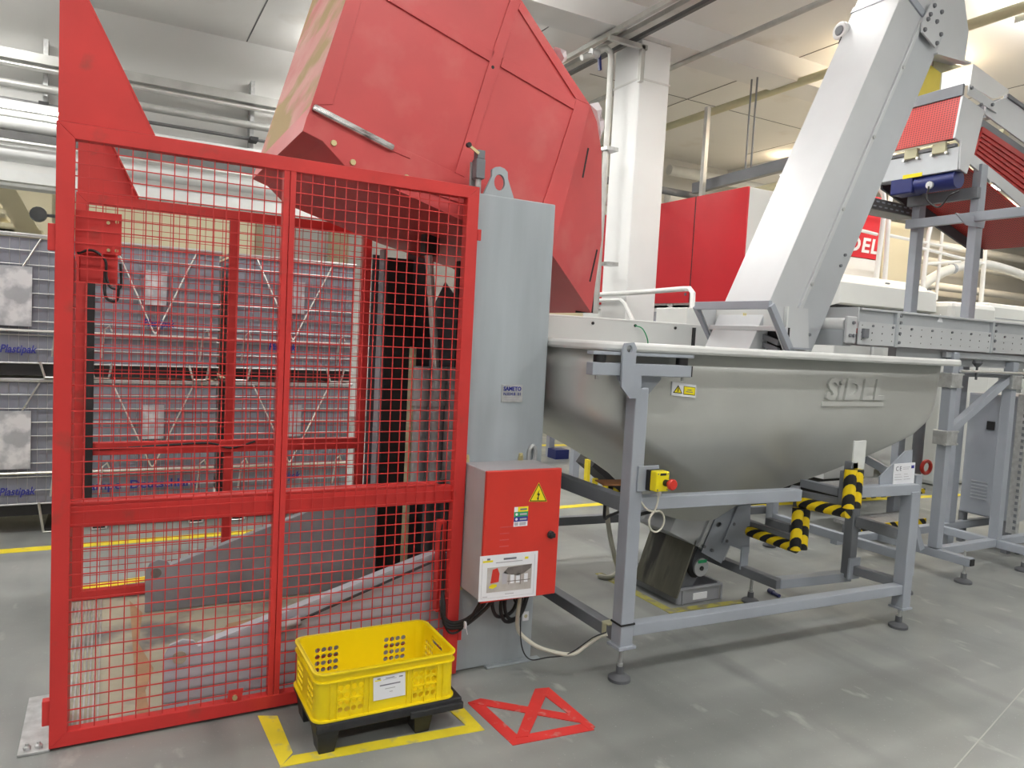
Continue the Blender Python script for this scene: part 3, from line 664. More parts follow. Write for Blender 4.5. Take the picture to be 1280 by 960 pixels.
# photo notice (slightly crooked sheet)
q = [onY(*p, YD) for p in ((600, 695.5), (672.5, 688.5), (669.5, 744.5), (597.5, 752.5))]
nt_ = part(cb, 'photo_notice', MB().slab([(p.x, YD-.0002, p.z) for p in q], (0, -.0012, 0)), M['paper'], label='white notice sheet with a printed photograph')
def uv(u, v):
    t = q[0]+(q[1]-q[0])*u; l = q[3]+(q[2]-q[3])*u; return t+(l-t)*v
def onsheet(name, pts, mt, d=.0020, e=.0010): part(nt_, name, MB().slab([(uv(*p).x, YD-e, uv(*p).z) for p in pts], (0, -(d-e), 0)), mt)
def qd(u0, u1, v0, v1): return [(u0, v0), (u1, v0), (u1, v1), (u0, v1)]
M['print_bg'] = mat('print_grey_brown', (.40, .36, .33), .6, col2=(.55, .53, .52), scale=14)
M['print_dark'] = mat('print_dark', (.16, .14, .13), .6, var=.3, scale=25)
onsheet('print_ground', qd(.13, .90, .27, .82), M['print_bg'])
onsheet('print_bucket', [(.19, .62), (.22, .32), (.30, .29), (.34, .42), (.33, .60)], M['red_door'], .0024, .0018)
onsheet('print_hopper', [(.40, .42), (.48, .30), (.90, .27), (.88, .36), (.76, .46), (.66, .50)], M['print_dark'], .0024, .0018)
onsheet('print_column', qd(.385, .47, .40, .66), M['ink_pale'], .0024, .0018)
onsheet('print_crate', [(.17, .68), (.22, .64), (.30, .65), (.30, .70), (.23, .74), (.17, .72)], M['yellow_sign'], .0024, .0018)
onsheet('print_stand', qd(.50, .505, .45, .68), M['print_dark'], .0024, .0018)
for u in (.56, .66, .80): onsheet('print_window', qd(u-.03, u+.035, .47, .66), M['paper'], .0024, .0018)
onsheet('print_stand', qd(.48, .88, .60, .615), M['print_dark'], .0028, .0022)
onsheet('print_stand', qd(.70, .71, .44, .70), M['print_dark'], .0028, .0022)
onsheet('logo_mark', qd(.05, .22, .11, .15), M['yellow_sign']); onsheet('logo_mark', qd(.12, .17, .065, .105), M['ink'])
onsheet('logo_mark', qd(.77, .83, .10, .15), M['yellow_sign']); onsheet('title_line', qd(.40, .62, .085, .125), M['ink'])
onsheet('title_line', qd(.27, .73, .165, .185), M['ink_pale']); onsheet('foot_line', qd(.45, .60, .875, .89), M['ink_pale']); onsheet('foot_line', qd(.07, .15, .90, .915), M['ink_pale'])
for e in (qd(.04, .045, .06, .95), qd(.945, .95, .06, .95), qd(.04, .95, .94, .945)): onsheet('sheet_border', e, M['ink_pale'], .0016, .0010)
for x, z in ((1.412, .985), (1.69, .985), (1.41, .40)):
    o = part(cb, 'bracket', MB().prism([(x-.012, z-.012), (x+.014, z-.012), (x+.010, z+.022), (x-.006, z+.022)], 'y', 2.972, 2.984), M['brass'], bevel=.002)
    part(o, 'bracket_bolt', MB().lathe((x+.002, 2.968, z+.008), [(.007, -.004), (.007, .005)], 8, 'y'), M['brass'], smooth=True)
part(cb, 'cable_port', MB().tube(bez([(1.735, 2.98, .97), (1.735, 2.975, 1.02), (1.75, 2.972, 1.04), (1.765, 2.972, 1.02), (1.765, 2.975, .97)], 5), .010, 8), M['zinc'], smooth=True)
# cables below the cabinet
def cable(name, label, pts, r, mt, n=7):
    p = bez(pts, n); return solo(name, MB().tube(p, r, 8), M[mt], label, 'cable', org=p[0], smooth=True)
part_c = []
for k, (xa, dep, y0) in enumerate([(1.46, .0, 2.86), (1.482, .012, 2.86), (1.506, -.012, 2.85)]):
    cable('cable', ['leftmost black cable hanging from the red cabinet to the fence post', 'middle black cable hanging from the red cabinet to the fence post', 'black cable nearest the cabinet middle, hanging to the fence post'][k],
          [(xa, y0, .42), (xa-.01, y0-.01, .36), (1.42, 2.90, .27+dep), (1.37, 2.935, .245+dep), (1.33, 2.945, .265+dep), (1.313+.006*k, 2.95, .33), (1.325, 2.99, .44), (1.33, 3.03, .70)], .0085, 'cable_black')
cable('cable', 'thin black cable making the lowest loop beside the yellow crate', [(1.50, 2.87, .42), (1.43, 2.90, .28), (1.39, 2.93, .215), (1.345, 2.94, .22), (1.322, 2.945, .30), (1.325, 2.99, .45), (1.328, 3.03, .68)], .005, 'cable_black')
for k, (x0, x1, zb) in enumerate([(1.535, 1.70, .275), (1.58, 1.735, .245), (1.60, 1.745, .255), (1.64, 1.70, .33)]):
    cable('cable', ['wide U shaped black cable loop under the red cabinet', 'deepest U shaped black cable loop under the red cabinet', 'U shaped black cable loop beside the deepest loop under the cabinet', 'smallest U shaped black cable loop under the red cabinet'][k],
          [(x0, 2.88, .42), (x0+.0, 2.89, zb+.06), (x0+.03, 2.90, zb), ((x0+x1)/2, 2.91, zb-.01), (x1-.035, 2.92, zb+.01), (x1-.01, 2.92, zb+.08), (x1, 2.90, .42)], .0085 if k < 3 else .005, 'cable_black')
ty = thing('cable_tie', 'white cable tie around the black cables on the fence post', 'cable tie', (1.41, 2.9, .25))
part(ty, 'strap', MB().lathe((1.408, 2.905, .255), [(.018, -.004), (.018, .004)], 12, 'x'), M['paper'], smooth=True)
part(ty, 'tail', MB().beam((1.41, 2.89, .245), (1.416, 2.885, .215), .004, .002), M['paper'])
cable('cable', 'beige cable running from the red cabinet to the hopper stand',
      [(1.66, 2.84, .42), (1.655, 2.86, .30), (1.665, 2.87, .21), (1.70, 2.84, .165), (1.76, 2.80, .13), (1.86, 2.72, .12), (1.93, 2.70, .16), (1.985, 2.68, .20), (2.015, 2.66, .215)], .0095, 'cable_beige')
cable('cable', 'thin black wire drooping along the beige cable near the floor',
      [(1.66, 2.83, .42), (1.665, 2.85, .25), (1.68, 2.85, .13), (1.715, 2.83, .075), (1.78, 2.79, .09), (1.85, 2.72, .125), (1.95, 2.68, .20), (2.01, 2.66, .225)], .003, 'cable_black')
sg = thing('sticker', 'small white sticker with green dot low on the grey column', 'sticker', (1.72, 2.984, .30))
p = onY(657, 770, 2.984)
part(sg, 'backing', MB().box(p.x-.016, p.x+.016, 2.982, 2.985, p.z-.022, p.z+.022), M['paper'])
part(sg, 'green_dot', MB().lathe((p.x, 2.982, p.z), [(.009, -.0008), (.009, .0008)], 12, 'y'), M['olive'])

# ================================================================== CRATE ON PALLET
pa = thing('plastic_pallet', 'small black plastic pallet under the yellow crate', 'pallet', (.95, 2.72, 0))
part(pa, 'deck', MB().box(.665, 1.235, 2.535, 2.905, .092, .128), M['black_pallet'], bevel=.006)
part(pa, 'deck_rib', MB().box(1.02, 1.24, 2.528, 2.912, .082, .110), M['black_pallet'], bevel=.004)
for x in (.715, 1.085):
    for y in (2.555, 2.80):
        w = .085; v0 = [(x-w/2, y, .095), (x+w/2, y, .095), (x+w/2, y+.10, .095), (x-w/2, y+.10, .095)]; v1 = [(x-w/2+.014, y+.012, .0), (x+w/2-.014, y+.012, .0), (x+w/2-.014, y+.088, .0), (x-w/2+.014, y+.088, .0)]
        part(pa, 'foot', MB().add(v0+v1, [(0,1,2,3),(7,6,5,4),(0,4,5,1),(1,5,6,2),(2,6,7,3),(3,7,4,0)]), M['black_pallet'], bevel=.003)
cr = thing('crate', 'yellow plastic crate with round holes and a paper label', 'crate', (.935, 2.722, .128))
X0, X1, Y0, Y1, Z0, Z1 = .665, 1.203, 2.548, 2.895, .129, .310
TH = .006; RC = .035
def hole_groups(u0, u1, z0, z1):
    hs = []
    for g0, g1 in u0:
        for i in range(4):
            for j in range(4):
                off = .004 if i % 2 else -.004
                hs.append(circ(g0+(g1-g0)*(i+.5)/4 + (-.003 if i in (0, 2) else .003)*0, z0+(z1-z0)*(j+.5)/4, .0105, 12))
    return hs
L_ = X1-X0
long_h = hole_groups([(X0+.075, X0+.175), (X1-.175, X1-.075)], None, Z0+.022, Z1-.050)
rect = lambda a, b, c, d: [(a, c), (b, c), (b, d), (a, d)]
part(cr, 'front_wall', MB().plate(rect(X0+RC, X1-RC, Z0, Z1), long_h, 'y', Y0, Y0+TH), M['yellow'])
part(cr, 'rear_wall', MB().plate(rect(X0+RC, X1-RC, Z0, Z1), long_h, 'y', Y1-TH, Y1), M['yellow'])
ym = (Y0+Y1)/2
side_h = hole_groups([(Y0+.05, Y0+.135), (Y1-.135, Y1-.05)], None, Z0+.022, Z1-.060) + [rrect(ym-.055, ym+.055, Z1-.052, Z1-.022, .010, 3)]
side_h = [h for h in side_h]
part(cr, 'side_wall', MB().plate(rect(Y0+RC, Y1-RC, Z0, Z1), side_h, 'x', X0, X0+TH), M['yellow'])
part(cr, 'side_wall', MB().plate(rect(Y0+RC, Y1-RC, Z0, Z1), side_h, 'x', X1-TH, X1), M['yellow'])
for cx, cy, a0 in ((X1-RC, Y1-RC, 0), (X0+RC, Y1-RC, 90), (X0+RC, Y0+RC, 180), (X1-RC, Y0+RC, 270)):
    ar = [math.radians(a0+90*k/8) for k in range(9)]
    pl = [(cx+RC*math.cos(t), cy+RC*math.sin(t)) for t in ar] + [(cx+(RC-TH)*math.cos(t), cy+(RC-TH)*math.sin(t)) for t in reversed(ar)]
    part(cr, 'corner', MB().prism(pl, 'z', Z0, Z1), M['yellow'], smooth=True)
part(cr, 'bottom', MB().box(X0+.01, X1-.01, Y0+.01, Y1-.01, Z0, Z0+.006), M['yellow'])
for nm, z0, z1, ex in (('rim', Z1-.008, Z1, .010), ('collar', Z1-.038, Z1-.032, .009), ('base_ring', Z0, Z0+.008, .010)):
    part(cr, nm, MB().plate(rrect(X0-ex, X1+ex, Y0-ex, Y1+ex, RC+ex, 8), [rrect(X0+.004, X1-.004, Y0+.004, Y1-.004, RC-.004, 8)], 'z', z0, z1), M['yellow'], bevel=.0015, smooth=False)
for u in (.050, .075, .125, .175, .195):
    for x in (X0+u, X1-u):
        part(cr, 'rib', MB().box(x-.0018, x+.0018, Y0-.006, Y0+.001, Z0+.006, Z1-.034), M['yellow'])
for x0, x1 in ((X0+.075, X0+.175), (X1-.175, X1-.075)):
    part(cr, 'rib', MB().box(x0, x1, Y0-.006, Y0+.001, Z0+.072, Z0+.076), M['yellow'])
lq = [onY(*p, Y0-.006) for p in ((467, 848), (507, 840), (507, 869), (467, 877))]
lb = part(cr, 'paper_label', MB().slab([(p.x, Y0-.002, p.z) for p in lq], (0, -.0012, 0)), M['paper'], label='white paper label')
def lv(u, v): t = lq[0]+(lq[1]-lq[0])*u; l = lq[3]+(lq[2]-lq[3])*u; return t+(l-t)*v
for u0, u1, v0, v1, mt in ((.05, .24, .13, .18, 'yellow_sign'), (.12, .22, .07, .12, 'ink'), (.38, .66, .10, .13, 'ink'), (.3, .72, .16, .18, 'ink_pale'), (.80, .92, .12, .17, 'ink'), (.2, .84, .37, .42, 'ink'), (.36, .68, .55, .58, 'ink_pale'), (.5, .6, .70, .73, 'ink_pale')):
    part(lb, 'print_line', MB().slab([(lv(u, v).x, Y0-.003, lv(u, v).z) for u, v in ((u0, v0), (u1, v0), (u1, v1), (u0, v1))], (0, -.0006, 0)), M[mt])

# ================================================================== HOPPER
hp = thing('hopper', 'big grey hopper tub with raised logo lettering on a steel stand', 'hopper', (2.9, 3.25, .8))
secs = [(1.515, 1.86, 4.50, 2.675, 4.02, .16), (1.40, 1.862, 4.495, 2.680, 4.01, .165), (1.27, 1.865, 4.49, 2.685, 4.0, .17), (1.21, 1.885, 4.48, 2.690, 4.0, .175), (1.15, 1.95, 4.45, 2.702, 3.98, .19), (1.08, 2.07, 4.385, 2.722, 3.95, .21), (1.01, 2.20, 4.24, 2.757, 3.90, .23),
        (.93, 2.36, 4.05, 2.80, 3.85, .24), (.84, 2.52, 3.80, 2.86, 3.80, .24), (.75, 2.66, 3.54, 2.94, 3.76, .22), (.66, 2.76, 3.30, 3.03, 3.70, .18), (.56, 2.84, 3.16, 3.10, 3.64, .14)]
mb = MB(); rings = [[(x, y, z) for x, y in rrect(x0, x1, y0, y1, r, 8)] for z, x0, x1, y0, y1, r in secs]; K = len(rings[0])
for R_ in rings: mb.v += R_
for i in range(len(rings)-1):
    for k in range(K): mb.f.append((i*K+k, i*K+(k+1) % K, (i+1)*K+(k+1) % K, (i+1)*K+k))
mb.f.append(tuple((len(rings)-1)*K+k for k in range(K)))
tub = part(hp, 'tub', mb, M['tub'], smooth=True)
mo = tub.modifiers.new('thickness', 'SOLIDIFY'); mo.thickness = .006; mo.offset = -1
part(hp, 'rim', MB().plate(rrect(1.822, 4.54, 2.572, 4.07, .18, 8), [rrect(1.885, 4.475, 2.70, 3.99, .14, 8)], 'z', 1.508, 1.548), M['rim'], bevel=.012, smooth=True)
p0 = onY(1030, 505, 2.682); p1 = onY(1104, 475, 2.682)
lo = part(hp, 'logo_bar', MB().box(onY(1027, 503, 2.682).x, onY(1103, 506, 2.682).x, 2.676, 2.692, onY(1060, 508, 2.682).z, onY(1060, 502, 2.682).z), M['logo'], bevel=.002)
q0 = onY(1029, 498, 2.678)
text(hp, 'logo_lettering', 'SiDEL', .155, (q0.x+.01, 2.679, q0.z), (1, 0, 0), (0, 0, 1), M['logo'], depth=.012, bold=.006, shear=.12, width=onY(1105, 497, 2.678).x-q0.x-.02, label='raised moulded lettering')
# grey warning label
l4 = [onY(*p, 2.682) for p in ((839, 477), (869, 481), (868, 497), (838, 494))]
wl = part(hp, 'warning_label', MB().slab([(p.x, 2.674, p.z) for p in l4], (0, .008, 0)), M['paper'])
def w2(u, v): t = l4[0]+(l4[1]-l4[0])*u; l = l4[3]+(l4[2]-l4[3])*u; return t+(l-t)*v
def onlab(name, pts, mt, e): part(wl, name, MB().slab([(w2(*p).x, 2.674-e, w2(*p).z) for p in pts], (0, .0012, 0)), mt)
onlab('label_triangle', [(.25, .18), (.05, .80), (.44, .80)], M['black'], .0006); onlab('label_triangle', [(.25, .32), (.10, .74), (.39, .74)], M['yellow_sign'], .0012)
onlab('label_symbol', [(.235, .40), (.265, .40), (.265, .68), (.235, .68)], M['black'], .0018)
onlab('label_field', qd(.48, .97, .20, .84), M['black'], .0006); onlab('label_field', qd(.50, .95, .24, .80), M['yellow_sign'], .0012)
onlab('label_print', qd(.63, .80, .42, .48), M['ink'], .0018); onlab('label_print', qd(.58, .86, .58, .64), M['ink'], .0018)
# splash guard at the back of the hopper
ga, gb_ = onY(687, 393, 4.03), onY(905, 410, 4.03)
sg_ = part(hp, 'splash_guard', MB().box(1.87, 4.3, 4.02, 4.04, 1.50, 1.685), M['white_machine'], bevel=.002)
part(sg_, 'guard_lip', MB().box(1.87, 4.3, 4.02, 4.20, 1.685, 1.700), M['rim'], bevel=.004)
part(sg_, 'guard_joint', MB().box(onY(866, 425, 4.02).x-.012, onY(866, 425, 4.02).x+.012, 4.008, 4.022, 1.50, 1.675), M['black'])
for px, py in ((741, 404), (794, 407), (844, 410), (888, 413)):
    p = onY(px, py, 4.018); part(sg_, 'guard_hole', MB().lathe((p.x, 4.016, p.z), [(.010, -.003), (.010, .004)], 10, 'y'), M['rubber'])
for k, (px, col) in enumerate(((794, 'green'), (888, 'plate_pale'))):
    a = onY(px, 407+5*k, 4.01); part(sg_, 'guard_wire', MB().tube(bez([a, a+Vector((.05, -.02, -.02)), a+Vector((.10, -.02, -.10)), a+Vector((.11, 0, -.18))], 5), .004, 6), M[col], smooth=True)

# ------------------------------------------------------------------ stand of the hopper
sd = thing('hopper_stand', 'blue grey square tube stand carrying the hopper tub', 'stand', (3.0, 3.3, 0))
def lev_foot(par, x, y, ztop, r=.052):
    o = part(par, 'levelling_foot', MB().lathe((x, y, 0), [(r, 0), (r, .014), (r*.8, .022), (r*.35, .032), (.018, .055), (.018, .065)], 20), M['foot'], smooth=True)
    part(o, 'foot_spindle', MB().lathe((x, y, .05), [(.013, 0), (.013, .03), (.009, .03), (.009, ztop-.05)], 10), M['zinc'], smooth=True)
LX, LY = 2.08, 2.635; RX, RY = 4.02, 2.565
leg = part(sd, 'leg', MB().box(LX-.036, LX+.036, LY-.036, LY+.036, .165, 1.35), M['stand'], bevel=.005)
part(leg, 'leg_flange', MB().box(LX-.048, LX+.048, LY-.048, LY+.048, .158, .172), M['stand'], bevel=.002)
part(leg, 'cable_strap', MB().box(LX-.040, LX+.040, LY-.040, LY+.040, .268, .276), M['rubber'])
lev_foot(sd, LX, LY, .16)
leg2 = part(sd, 'leg', MB().box(RX-.036, RX+.036, RY-.036, RY+.036, .115, .79), M['stand'], bevel=.005)
part(leg2, 'leg_flange', MB().box(RX-.045, RX+.045, RY-.045, RY+.045, .108, .120), M['stand'], bevel=.002)
lev_foot(sd, RX-.02, RY-.01, .11)
for x, y, zt in ((LX, 4.32, 1.40), (4.62, 2.93, .79), (4.60, 4.05, .79)):
    part(sd, 'leg', MB().box(x-.034, x+.034, y-.034, y+.034, .12, zt), M['stand'], bevel=.005); lev_foot(sd, x, y, .12)
part(sd, 'front_rail', MB().beam((LX+.036, LY-.005, .825), (3.13, 2.60, .812), .06, .060), M['stand'], bevel=.004)
part(sd, 'front_rail', MB().beam((3.50, 2.585, .808), (RX+.036, RY, .800), .06, .060), M['stand'], bevel=.004)
part(sd, 'front_rail', MB().beam((LX+.036, LY-.005, .240), (RX-.036, RY, .225), .06, .055), M['stand'], bevel=.004)
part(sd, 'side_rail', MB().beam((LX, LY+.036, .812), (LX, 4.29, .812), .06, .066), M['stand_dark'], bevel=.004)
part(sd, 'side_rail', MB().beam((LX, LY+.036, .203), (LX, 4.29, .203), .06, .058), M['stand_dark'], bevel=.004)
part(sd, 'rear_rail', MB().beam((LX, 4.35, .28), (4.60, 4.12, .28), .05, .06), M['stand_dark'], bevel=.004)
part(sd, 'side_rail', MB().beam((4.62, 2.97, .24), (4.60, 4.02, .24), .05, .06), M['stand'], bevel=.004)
# head plate with lifting eye, cross bar and gussets
hx = LX-.045
yf = LY-.072
e0 = [onY(*p, yf) for p in ((778, 436), (781, 429), (792, 428), (795, 435), (793, 466), (798, 467), (801, 470), (800, 498), (786, 498), (776, 484))]
part(sd, 'head_plate', MB().plate([(p.x, p.z) for p in e0], [circ(onY(786, 436, yf).x, onY(786, 436, yf).z, .016, 14)], 'y', yf-.006, yf+.006), M['stand'])
for pts in (((800, 467), (825, 470), (825, 474), (804, 499), (800, 499)), ((769, 464), (778, 466), (777, 482), (773, 476))):
    part(sd, 'gusset', MB().prism([(onY(*p, LY).x, onY(*p, LY).z) for p in pts], 'y', LY-.008, LY+.004), M['stand'])
ca, cb2 = onY(737, 454, 2.60), onY(858, 461.5, 2.60)
part(sd, 'cross_bar', MB().beam(Vector((ca.x, 2.60, 1.43)), Vector((cb2.x+.01, 2.60, 1.43)), .05, .055), M['stand'], bevel=.004)
part(sd, 'cross_bar_cap', MB().box(cb2.x+.010, cb2.x+.018, 2.578, 2.622, 1.405, 1.455), M['black'])
part(sd, 'support_strip', MB().box(ca.x, cb2.x+.02, 2.575, 2.625, 1.490, 1.505), M['stand'], bevel=.003)
for x in (ca.x+.05, cb2.x-.03): part(sd, 'rubber_mount', MB().cyl((x, 2.60, 1.458), (x, 2.60, 1.49), .028, 14), M['rubber'], smooth=True)
for x in (ca.x+.04, cb2.x-.02): part(sd, 'mount_bolt', MB().cyl((x, 2.60, 1.385), (x, 2.60, 1.405), .008, 8), M['zinc'])
# right end: gusset with rating plate, inner post, beams
g5 = [onY(*p, RY) for p in ((1104, 607), (1104, 597), (1136, 565), (1145, 563), (1143, 607))]
gp = part(sd, 'end_gusset', MB().prism([(p.x, p.z) for p in g5], 'y', RY+.02, RY+.028), M['stand'])
n4 = [onY(*p, RY+.018) for p in ((1117, 580), (1143, 578), (1141, 605), (1115, 607))]
np_ = part(gp, 'rating_plate', MB().slab([(p.x, RY+.012, p.z) for p in n4], (0, .007, 0)), M['paper'], label='white rating plate with CE mark')
nx0, nz1 = n4[0].x, n4[0].z
nw = n4[1].x-n4[0].x; nh = n4[0].z-n4[3].z
text(np_, 'plate_lettering', 'C E', nh*.30, (nx0+.08*nw, RY+.0115, nz1-.32*nh), (1, 0, 0), (0, 0, 1), M['ink'], depth=.0008, width=nw*.26)
part(np_, 'plate_logo', MB().box(nx0+.82*nw, nx0+.95*nw, RY+.0105, RY+.0125, nz1-.24*nh, nz1-.10*nh), M['ink_blue'])
for u0, u1, v in ((.42, .76, .16), (.42, .70, .24), (.06, .34, .48), (.50, .66, .48), (.06, .40, .60), (.50, .72, .60), (.06, .40, .72), (.50, .80, .72)):
    part(np_, 'plate_print', MB().box(nx0+u0*nw, nx0+u1*nw, RY+.0108, RY+.0125, nz1-(v+.02)*nh, nz1-v*nh), M['ink_pale'])
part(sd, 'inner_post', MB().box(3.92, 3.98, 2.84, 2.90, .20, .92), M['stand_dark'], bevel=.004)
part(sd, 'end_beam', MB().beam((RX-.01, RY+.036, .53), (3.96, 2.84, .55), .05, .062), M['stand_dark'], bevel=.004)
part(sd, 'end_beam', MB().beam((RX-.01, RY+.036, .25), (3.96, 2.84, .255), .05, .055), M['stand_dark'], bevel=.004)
part(sd, 'low_beam', MB().beam((3.44, 2.955, .195), (3.99, 2.90, .195), .07, .055), M['stand'], bevel=.004)
part(sd, 'low_beam', MB().beam((3.43, 2.925, .195), (3.43, 3.62, .195), .055, .055), M['stand_dark'], bevel=.004)
part(sd, 'post_shoe', MB().box(3.90, 4.0, 2.825, 2.838, .20, .33), M['stand'], bevel=.002)
lev_foot(sd, 3.47, 3.17, .17)
# foam padded step frame
zx = 3.47
step = [(2.545, .735, 2.545, .94), (2.545, .705, 2.86, .69), (2.86, .66, 2.86, .42), (2.86, .425, 3.27, .43)]
for (ya, za, yb, zb) in step:
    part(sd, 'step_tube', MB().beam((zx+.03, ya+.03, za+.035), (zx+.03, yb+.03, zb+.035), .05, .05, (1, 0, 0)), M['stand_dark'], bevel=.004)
    vert = abs(zb-za) > .1
    for dx in ((-.024, .030) if vert else (0,)):
        part(sd, 'foam_pad', MB().tube([Vector((zx+dx, ya-(.01 if vert else 0), za)), Vector((zx+dx, yb-(.01 if vert else 0), zb))], .032, 12), M['stripes'], smooth=True, label='black and yellow striped foam edge protector')
part(sd, 'white_bracket', MB().box(onY(1067, 570, 2.55).x, onY(1082, 570, 2.55).x, 2.55, 2.56, .935, 1.09), M['white_machine'], bevel=.003)
part(sd, 'step_ledge', MB().beam((zx+.02, 2.62, .80), (zx+.02, 2.87, .80), .045, .045), M['stand_dark'], bevel=.003)
part(sd, 'step_ledge', MB().beam((zx+.02, 2.92, .52), (zx+.02, 3.10, .52), .045, .045), M['stand_dark'], bevel=.003)
part(sd, 'step_tie', MB().beam((3.11, 2.62, .80), (3.45, 2.88, .76), .05, .05), M['stand_dark'], bevel=.003)
part(sd, 'step_post', MB().beam((zx+.02, 2.59, .74), (zx+.02, 2.59, .92), .05, .05), M['stand_dark'], bevel=.003)
part(sd, 'end_brace', MB().beam((4.60, 2.93, .72), (4.36, 3.35, .95), .05, .05), M['stand'], bevel=.003)
# emergency stop
es = thing('emergency_stop', 'yellow emergency stop box with red mushroom button on the stand', 'emergency stop', (2.16, 2.58, .93))
part(es, 'mounting_plate', MB().box(LX-.002, LX+.115, LY-.046, LY-.036, .885, 1.0), M['stand'], bevel=.002)
part(es, 'backing_box', MB().box(LX+.040, LX+.115, LY-.075, LY-.046, .892, .985), M['black'], bevel=.004)
yb = part(es, 'box', MB().box(LX+.044, LX+.118, LY-.115, LY-.070, .895, .985), M['yellow_sign'], bevel=.005)
part(yb, 'name_strip', MB().box(LX+.065, LX+.098, LY-.1165, LY-.1145, .968, .978), M['black'])
for x in (LX+.054, LX+.108):
    for z in (.905, .975): part(yb, 'box_screw', MB().lathe((x, LY-.116, z), [(.003, -.001), (.003, .002)], 8, 'y'), M['ink'])
part(es, 'button_collar', MB().cyl((LX+.095, LY-.115, .935), (LX+.097, LY-.135, .935), .015, 14), M['black'], smooth=True)
part(es, 'button', MB().lathe((LX+.098, LY-.135, .935), [(.013, .002), (.013, -.012), (.024, -.016), (.025, -.028), (.020, -.034)], 18, 'y'), M['red_door'], smooth=True, label='red mushroom button')
part(es, 'gland', MB().cyl((LX+.085, LY-.09, .872), (LX+.085, LY-.09, .896), .012, 12), M['zinc'], smooth=True)
lp = [(LX+.085, LY-.09, .875), (LX+.08, LY-.088, .83), (LX+.07, LY-.085, .80)]
c0 = Vector((LX+.085, LY-.085, .755))
for k in range(13): an = math.radians(110+360*k/12); lp.append((c0.x+.042*math.cos(an), c0.y-.004*k/12, c0.z+.048*math.sin(an)))
lp += [(LX+.06, LY-.05, .80), (LX+.03, LY-.03, .84)]
cable('cable', 'beige cable coiled in a loop below the emergency stop', lp, .0045, 'cable_beige', 4)
cable('cable', 'beige cable hanging behind the left leg down to the floor', [onY(757, 626, 3.7), onY(759, 645, 3.7), onY(763, 672, 3.7), onY(768, 695, 3.7), onZ(772, 714, .012), onZ(760, 722, .012), onZ(748, 720, .012)], .016, 'cable_beige')
cable('cable', 'black cable hanging behind the left leg of the hopper stand', [(2.06, 2.80, .78), (2.10, 2.85, .70), (2.2, 2.95, .68), (2.4, 3.1, .66)], .008, 'cable_black')
jt = thing('cable_tag', 'yellow tag wrapped on the low rail where the beige cable ends', 'tag', (2.05, 2.72, .23))
part(jt, 'top_flap', MB().box(2.05, 2.10, 2.70, 2.755, .2325, .237), M['olive']); part(jt, 'side_flap', MB().box(2.046, 2.0495, 2.715, 2.745, .175, .235), M['olive'])
pn = thing('pen', 'dark blue pen piece lying on the floor under the hopper stand', 'pen', (3.74, 3.23, .01))
a, b = onZ(963, 739, .012), onZ(974, 745, .012)
part(pn, 'barrel', MB().cyl(a, b, .012, 10), M['blue_dark'], smooth=True); part(pn, 'cap', MB().cyl(a+(a-b)*.15, a+(b-a)*.35, .016, 10), M['blue_dark'], smooth=True)
cable('cable', 'black cable under the hopper near the elevator foot', [(2.25, 2.80, .72), (2.45, 3.05, .64), (2.6, 3.2, .60), (2.75, 3.3, .58)], .010, 'cable_black')
# ================================================================== INCLINED ELEVATOR
el = thing('elevator_conveyor', 'tall inclined sheet steel elevator rising out of the hopper to the ceiling', 'elevator', (3.1, 3.45, 0))
EX, EZ = 3.547, 1.857; DX, DZ = .434, .901; TX, TZ = .901, -.434; EY0, EY1 = 3.26, 3.64
def ep(s, t): return (EX+DX*s+TX*t, EZ+DZ*s+TZ*t)
SB, ST = -1.55, 2.62
part(el, 'casing', MB().prism([ep(SB, 0), ep(ST, 0), ep(ST, .245), ep(SB, .245)], 'y', EY0, EY1), M['steel_white'], bevel=.004)
part(el, 'side_flange', MB().prism([ep(SB, .232), ep(ST-.32, .232), ep(ST-.32, .262), ep(SB, .262)], 'y', EY0-.018, EY1+.018), M['steel_white'], bevel=.003)
part(el, 'return_casing', MB().prism([ep(SB, .262), ep(ST-.25, .262), ep(ST-.25, .50), ep(SB, .50)], 'y', EY0+.004, EY1-.004), M['steel_side'], bevel=.003)
for s in (-.30, .25, .80, 1.35, 1.9):
    x, z = ep(s, .247); part(el, 'flange_bolt', MB().lathe((x, EY0-.02, z), [(.012, -.008), (.012, .004)], 8, 'y'), M['zinc'], smooth=True)
x, z = ep(-.1, .10); part(el, 'casing_screw', MB().lathe((x, EY0-.002, z), [(.012, -.006), (.012, .003)], 8, 'y'), M['zinc'], smooth=True)
for s, t in ((-.10, .36), (-.22, .40), (-.02, .42), (.50, .44), (.58, .44)):
    x, z = ep(s, t); part(el, 'side_bolt', MB().lathe((x, EY0, z), [(.010, -.008), (.010, .006)], 8, 'y'), M['stand_dark'], smooth=True)
gpx = [(1152, 40), (1152, 28), (1163, 5), (1172, 0), (1179, 8), (1179, 40), (1169, 60)]
gpl = [onY(*p, EY0-.03) for p in gpx]
gg = part(el, 'head_gusset', MB().prism([(p.x, p.z) for p in gpl], 'y', EY0-.034, EY0-.022), M['steel_white'], bevel=.002)
for px, py in ((1163, 18), (1160, 24), (1168, 7), (1177, 15), (1171, 27), (1156, 37), (1176, 43), (1171, 54)):
    p = onY(px, py, EY0-.036); part(gg, 'gusset_bolt', MB().lathe((p.x, p.y, p.z), [(.013, -.010), (.016, 0), (.016, .004)], 8, 'y'), M['stand_dark'], smooth=True)
part(el, 'head_band', MB().prism([ep(2.31, -.004), ep(2.36, -.004), ep(2.36, .26), ep(2.31, .26)], 'y', EY0-.012, EY1+.012), M['stand'], bevel=.003)
hc = [onY(*p, EY0) for p in ((1168, 66), (1208, 77), (1213, 40), (1208, 0))]
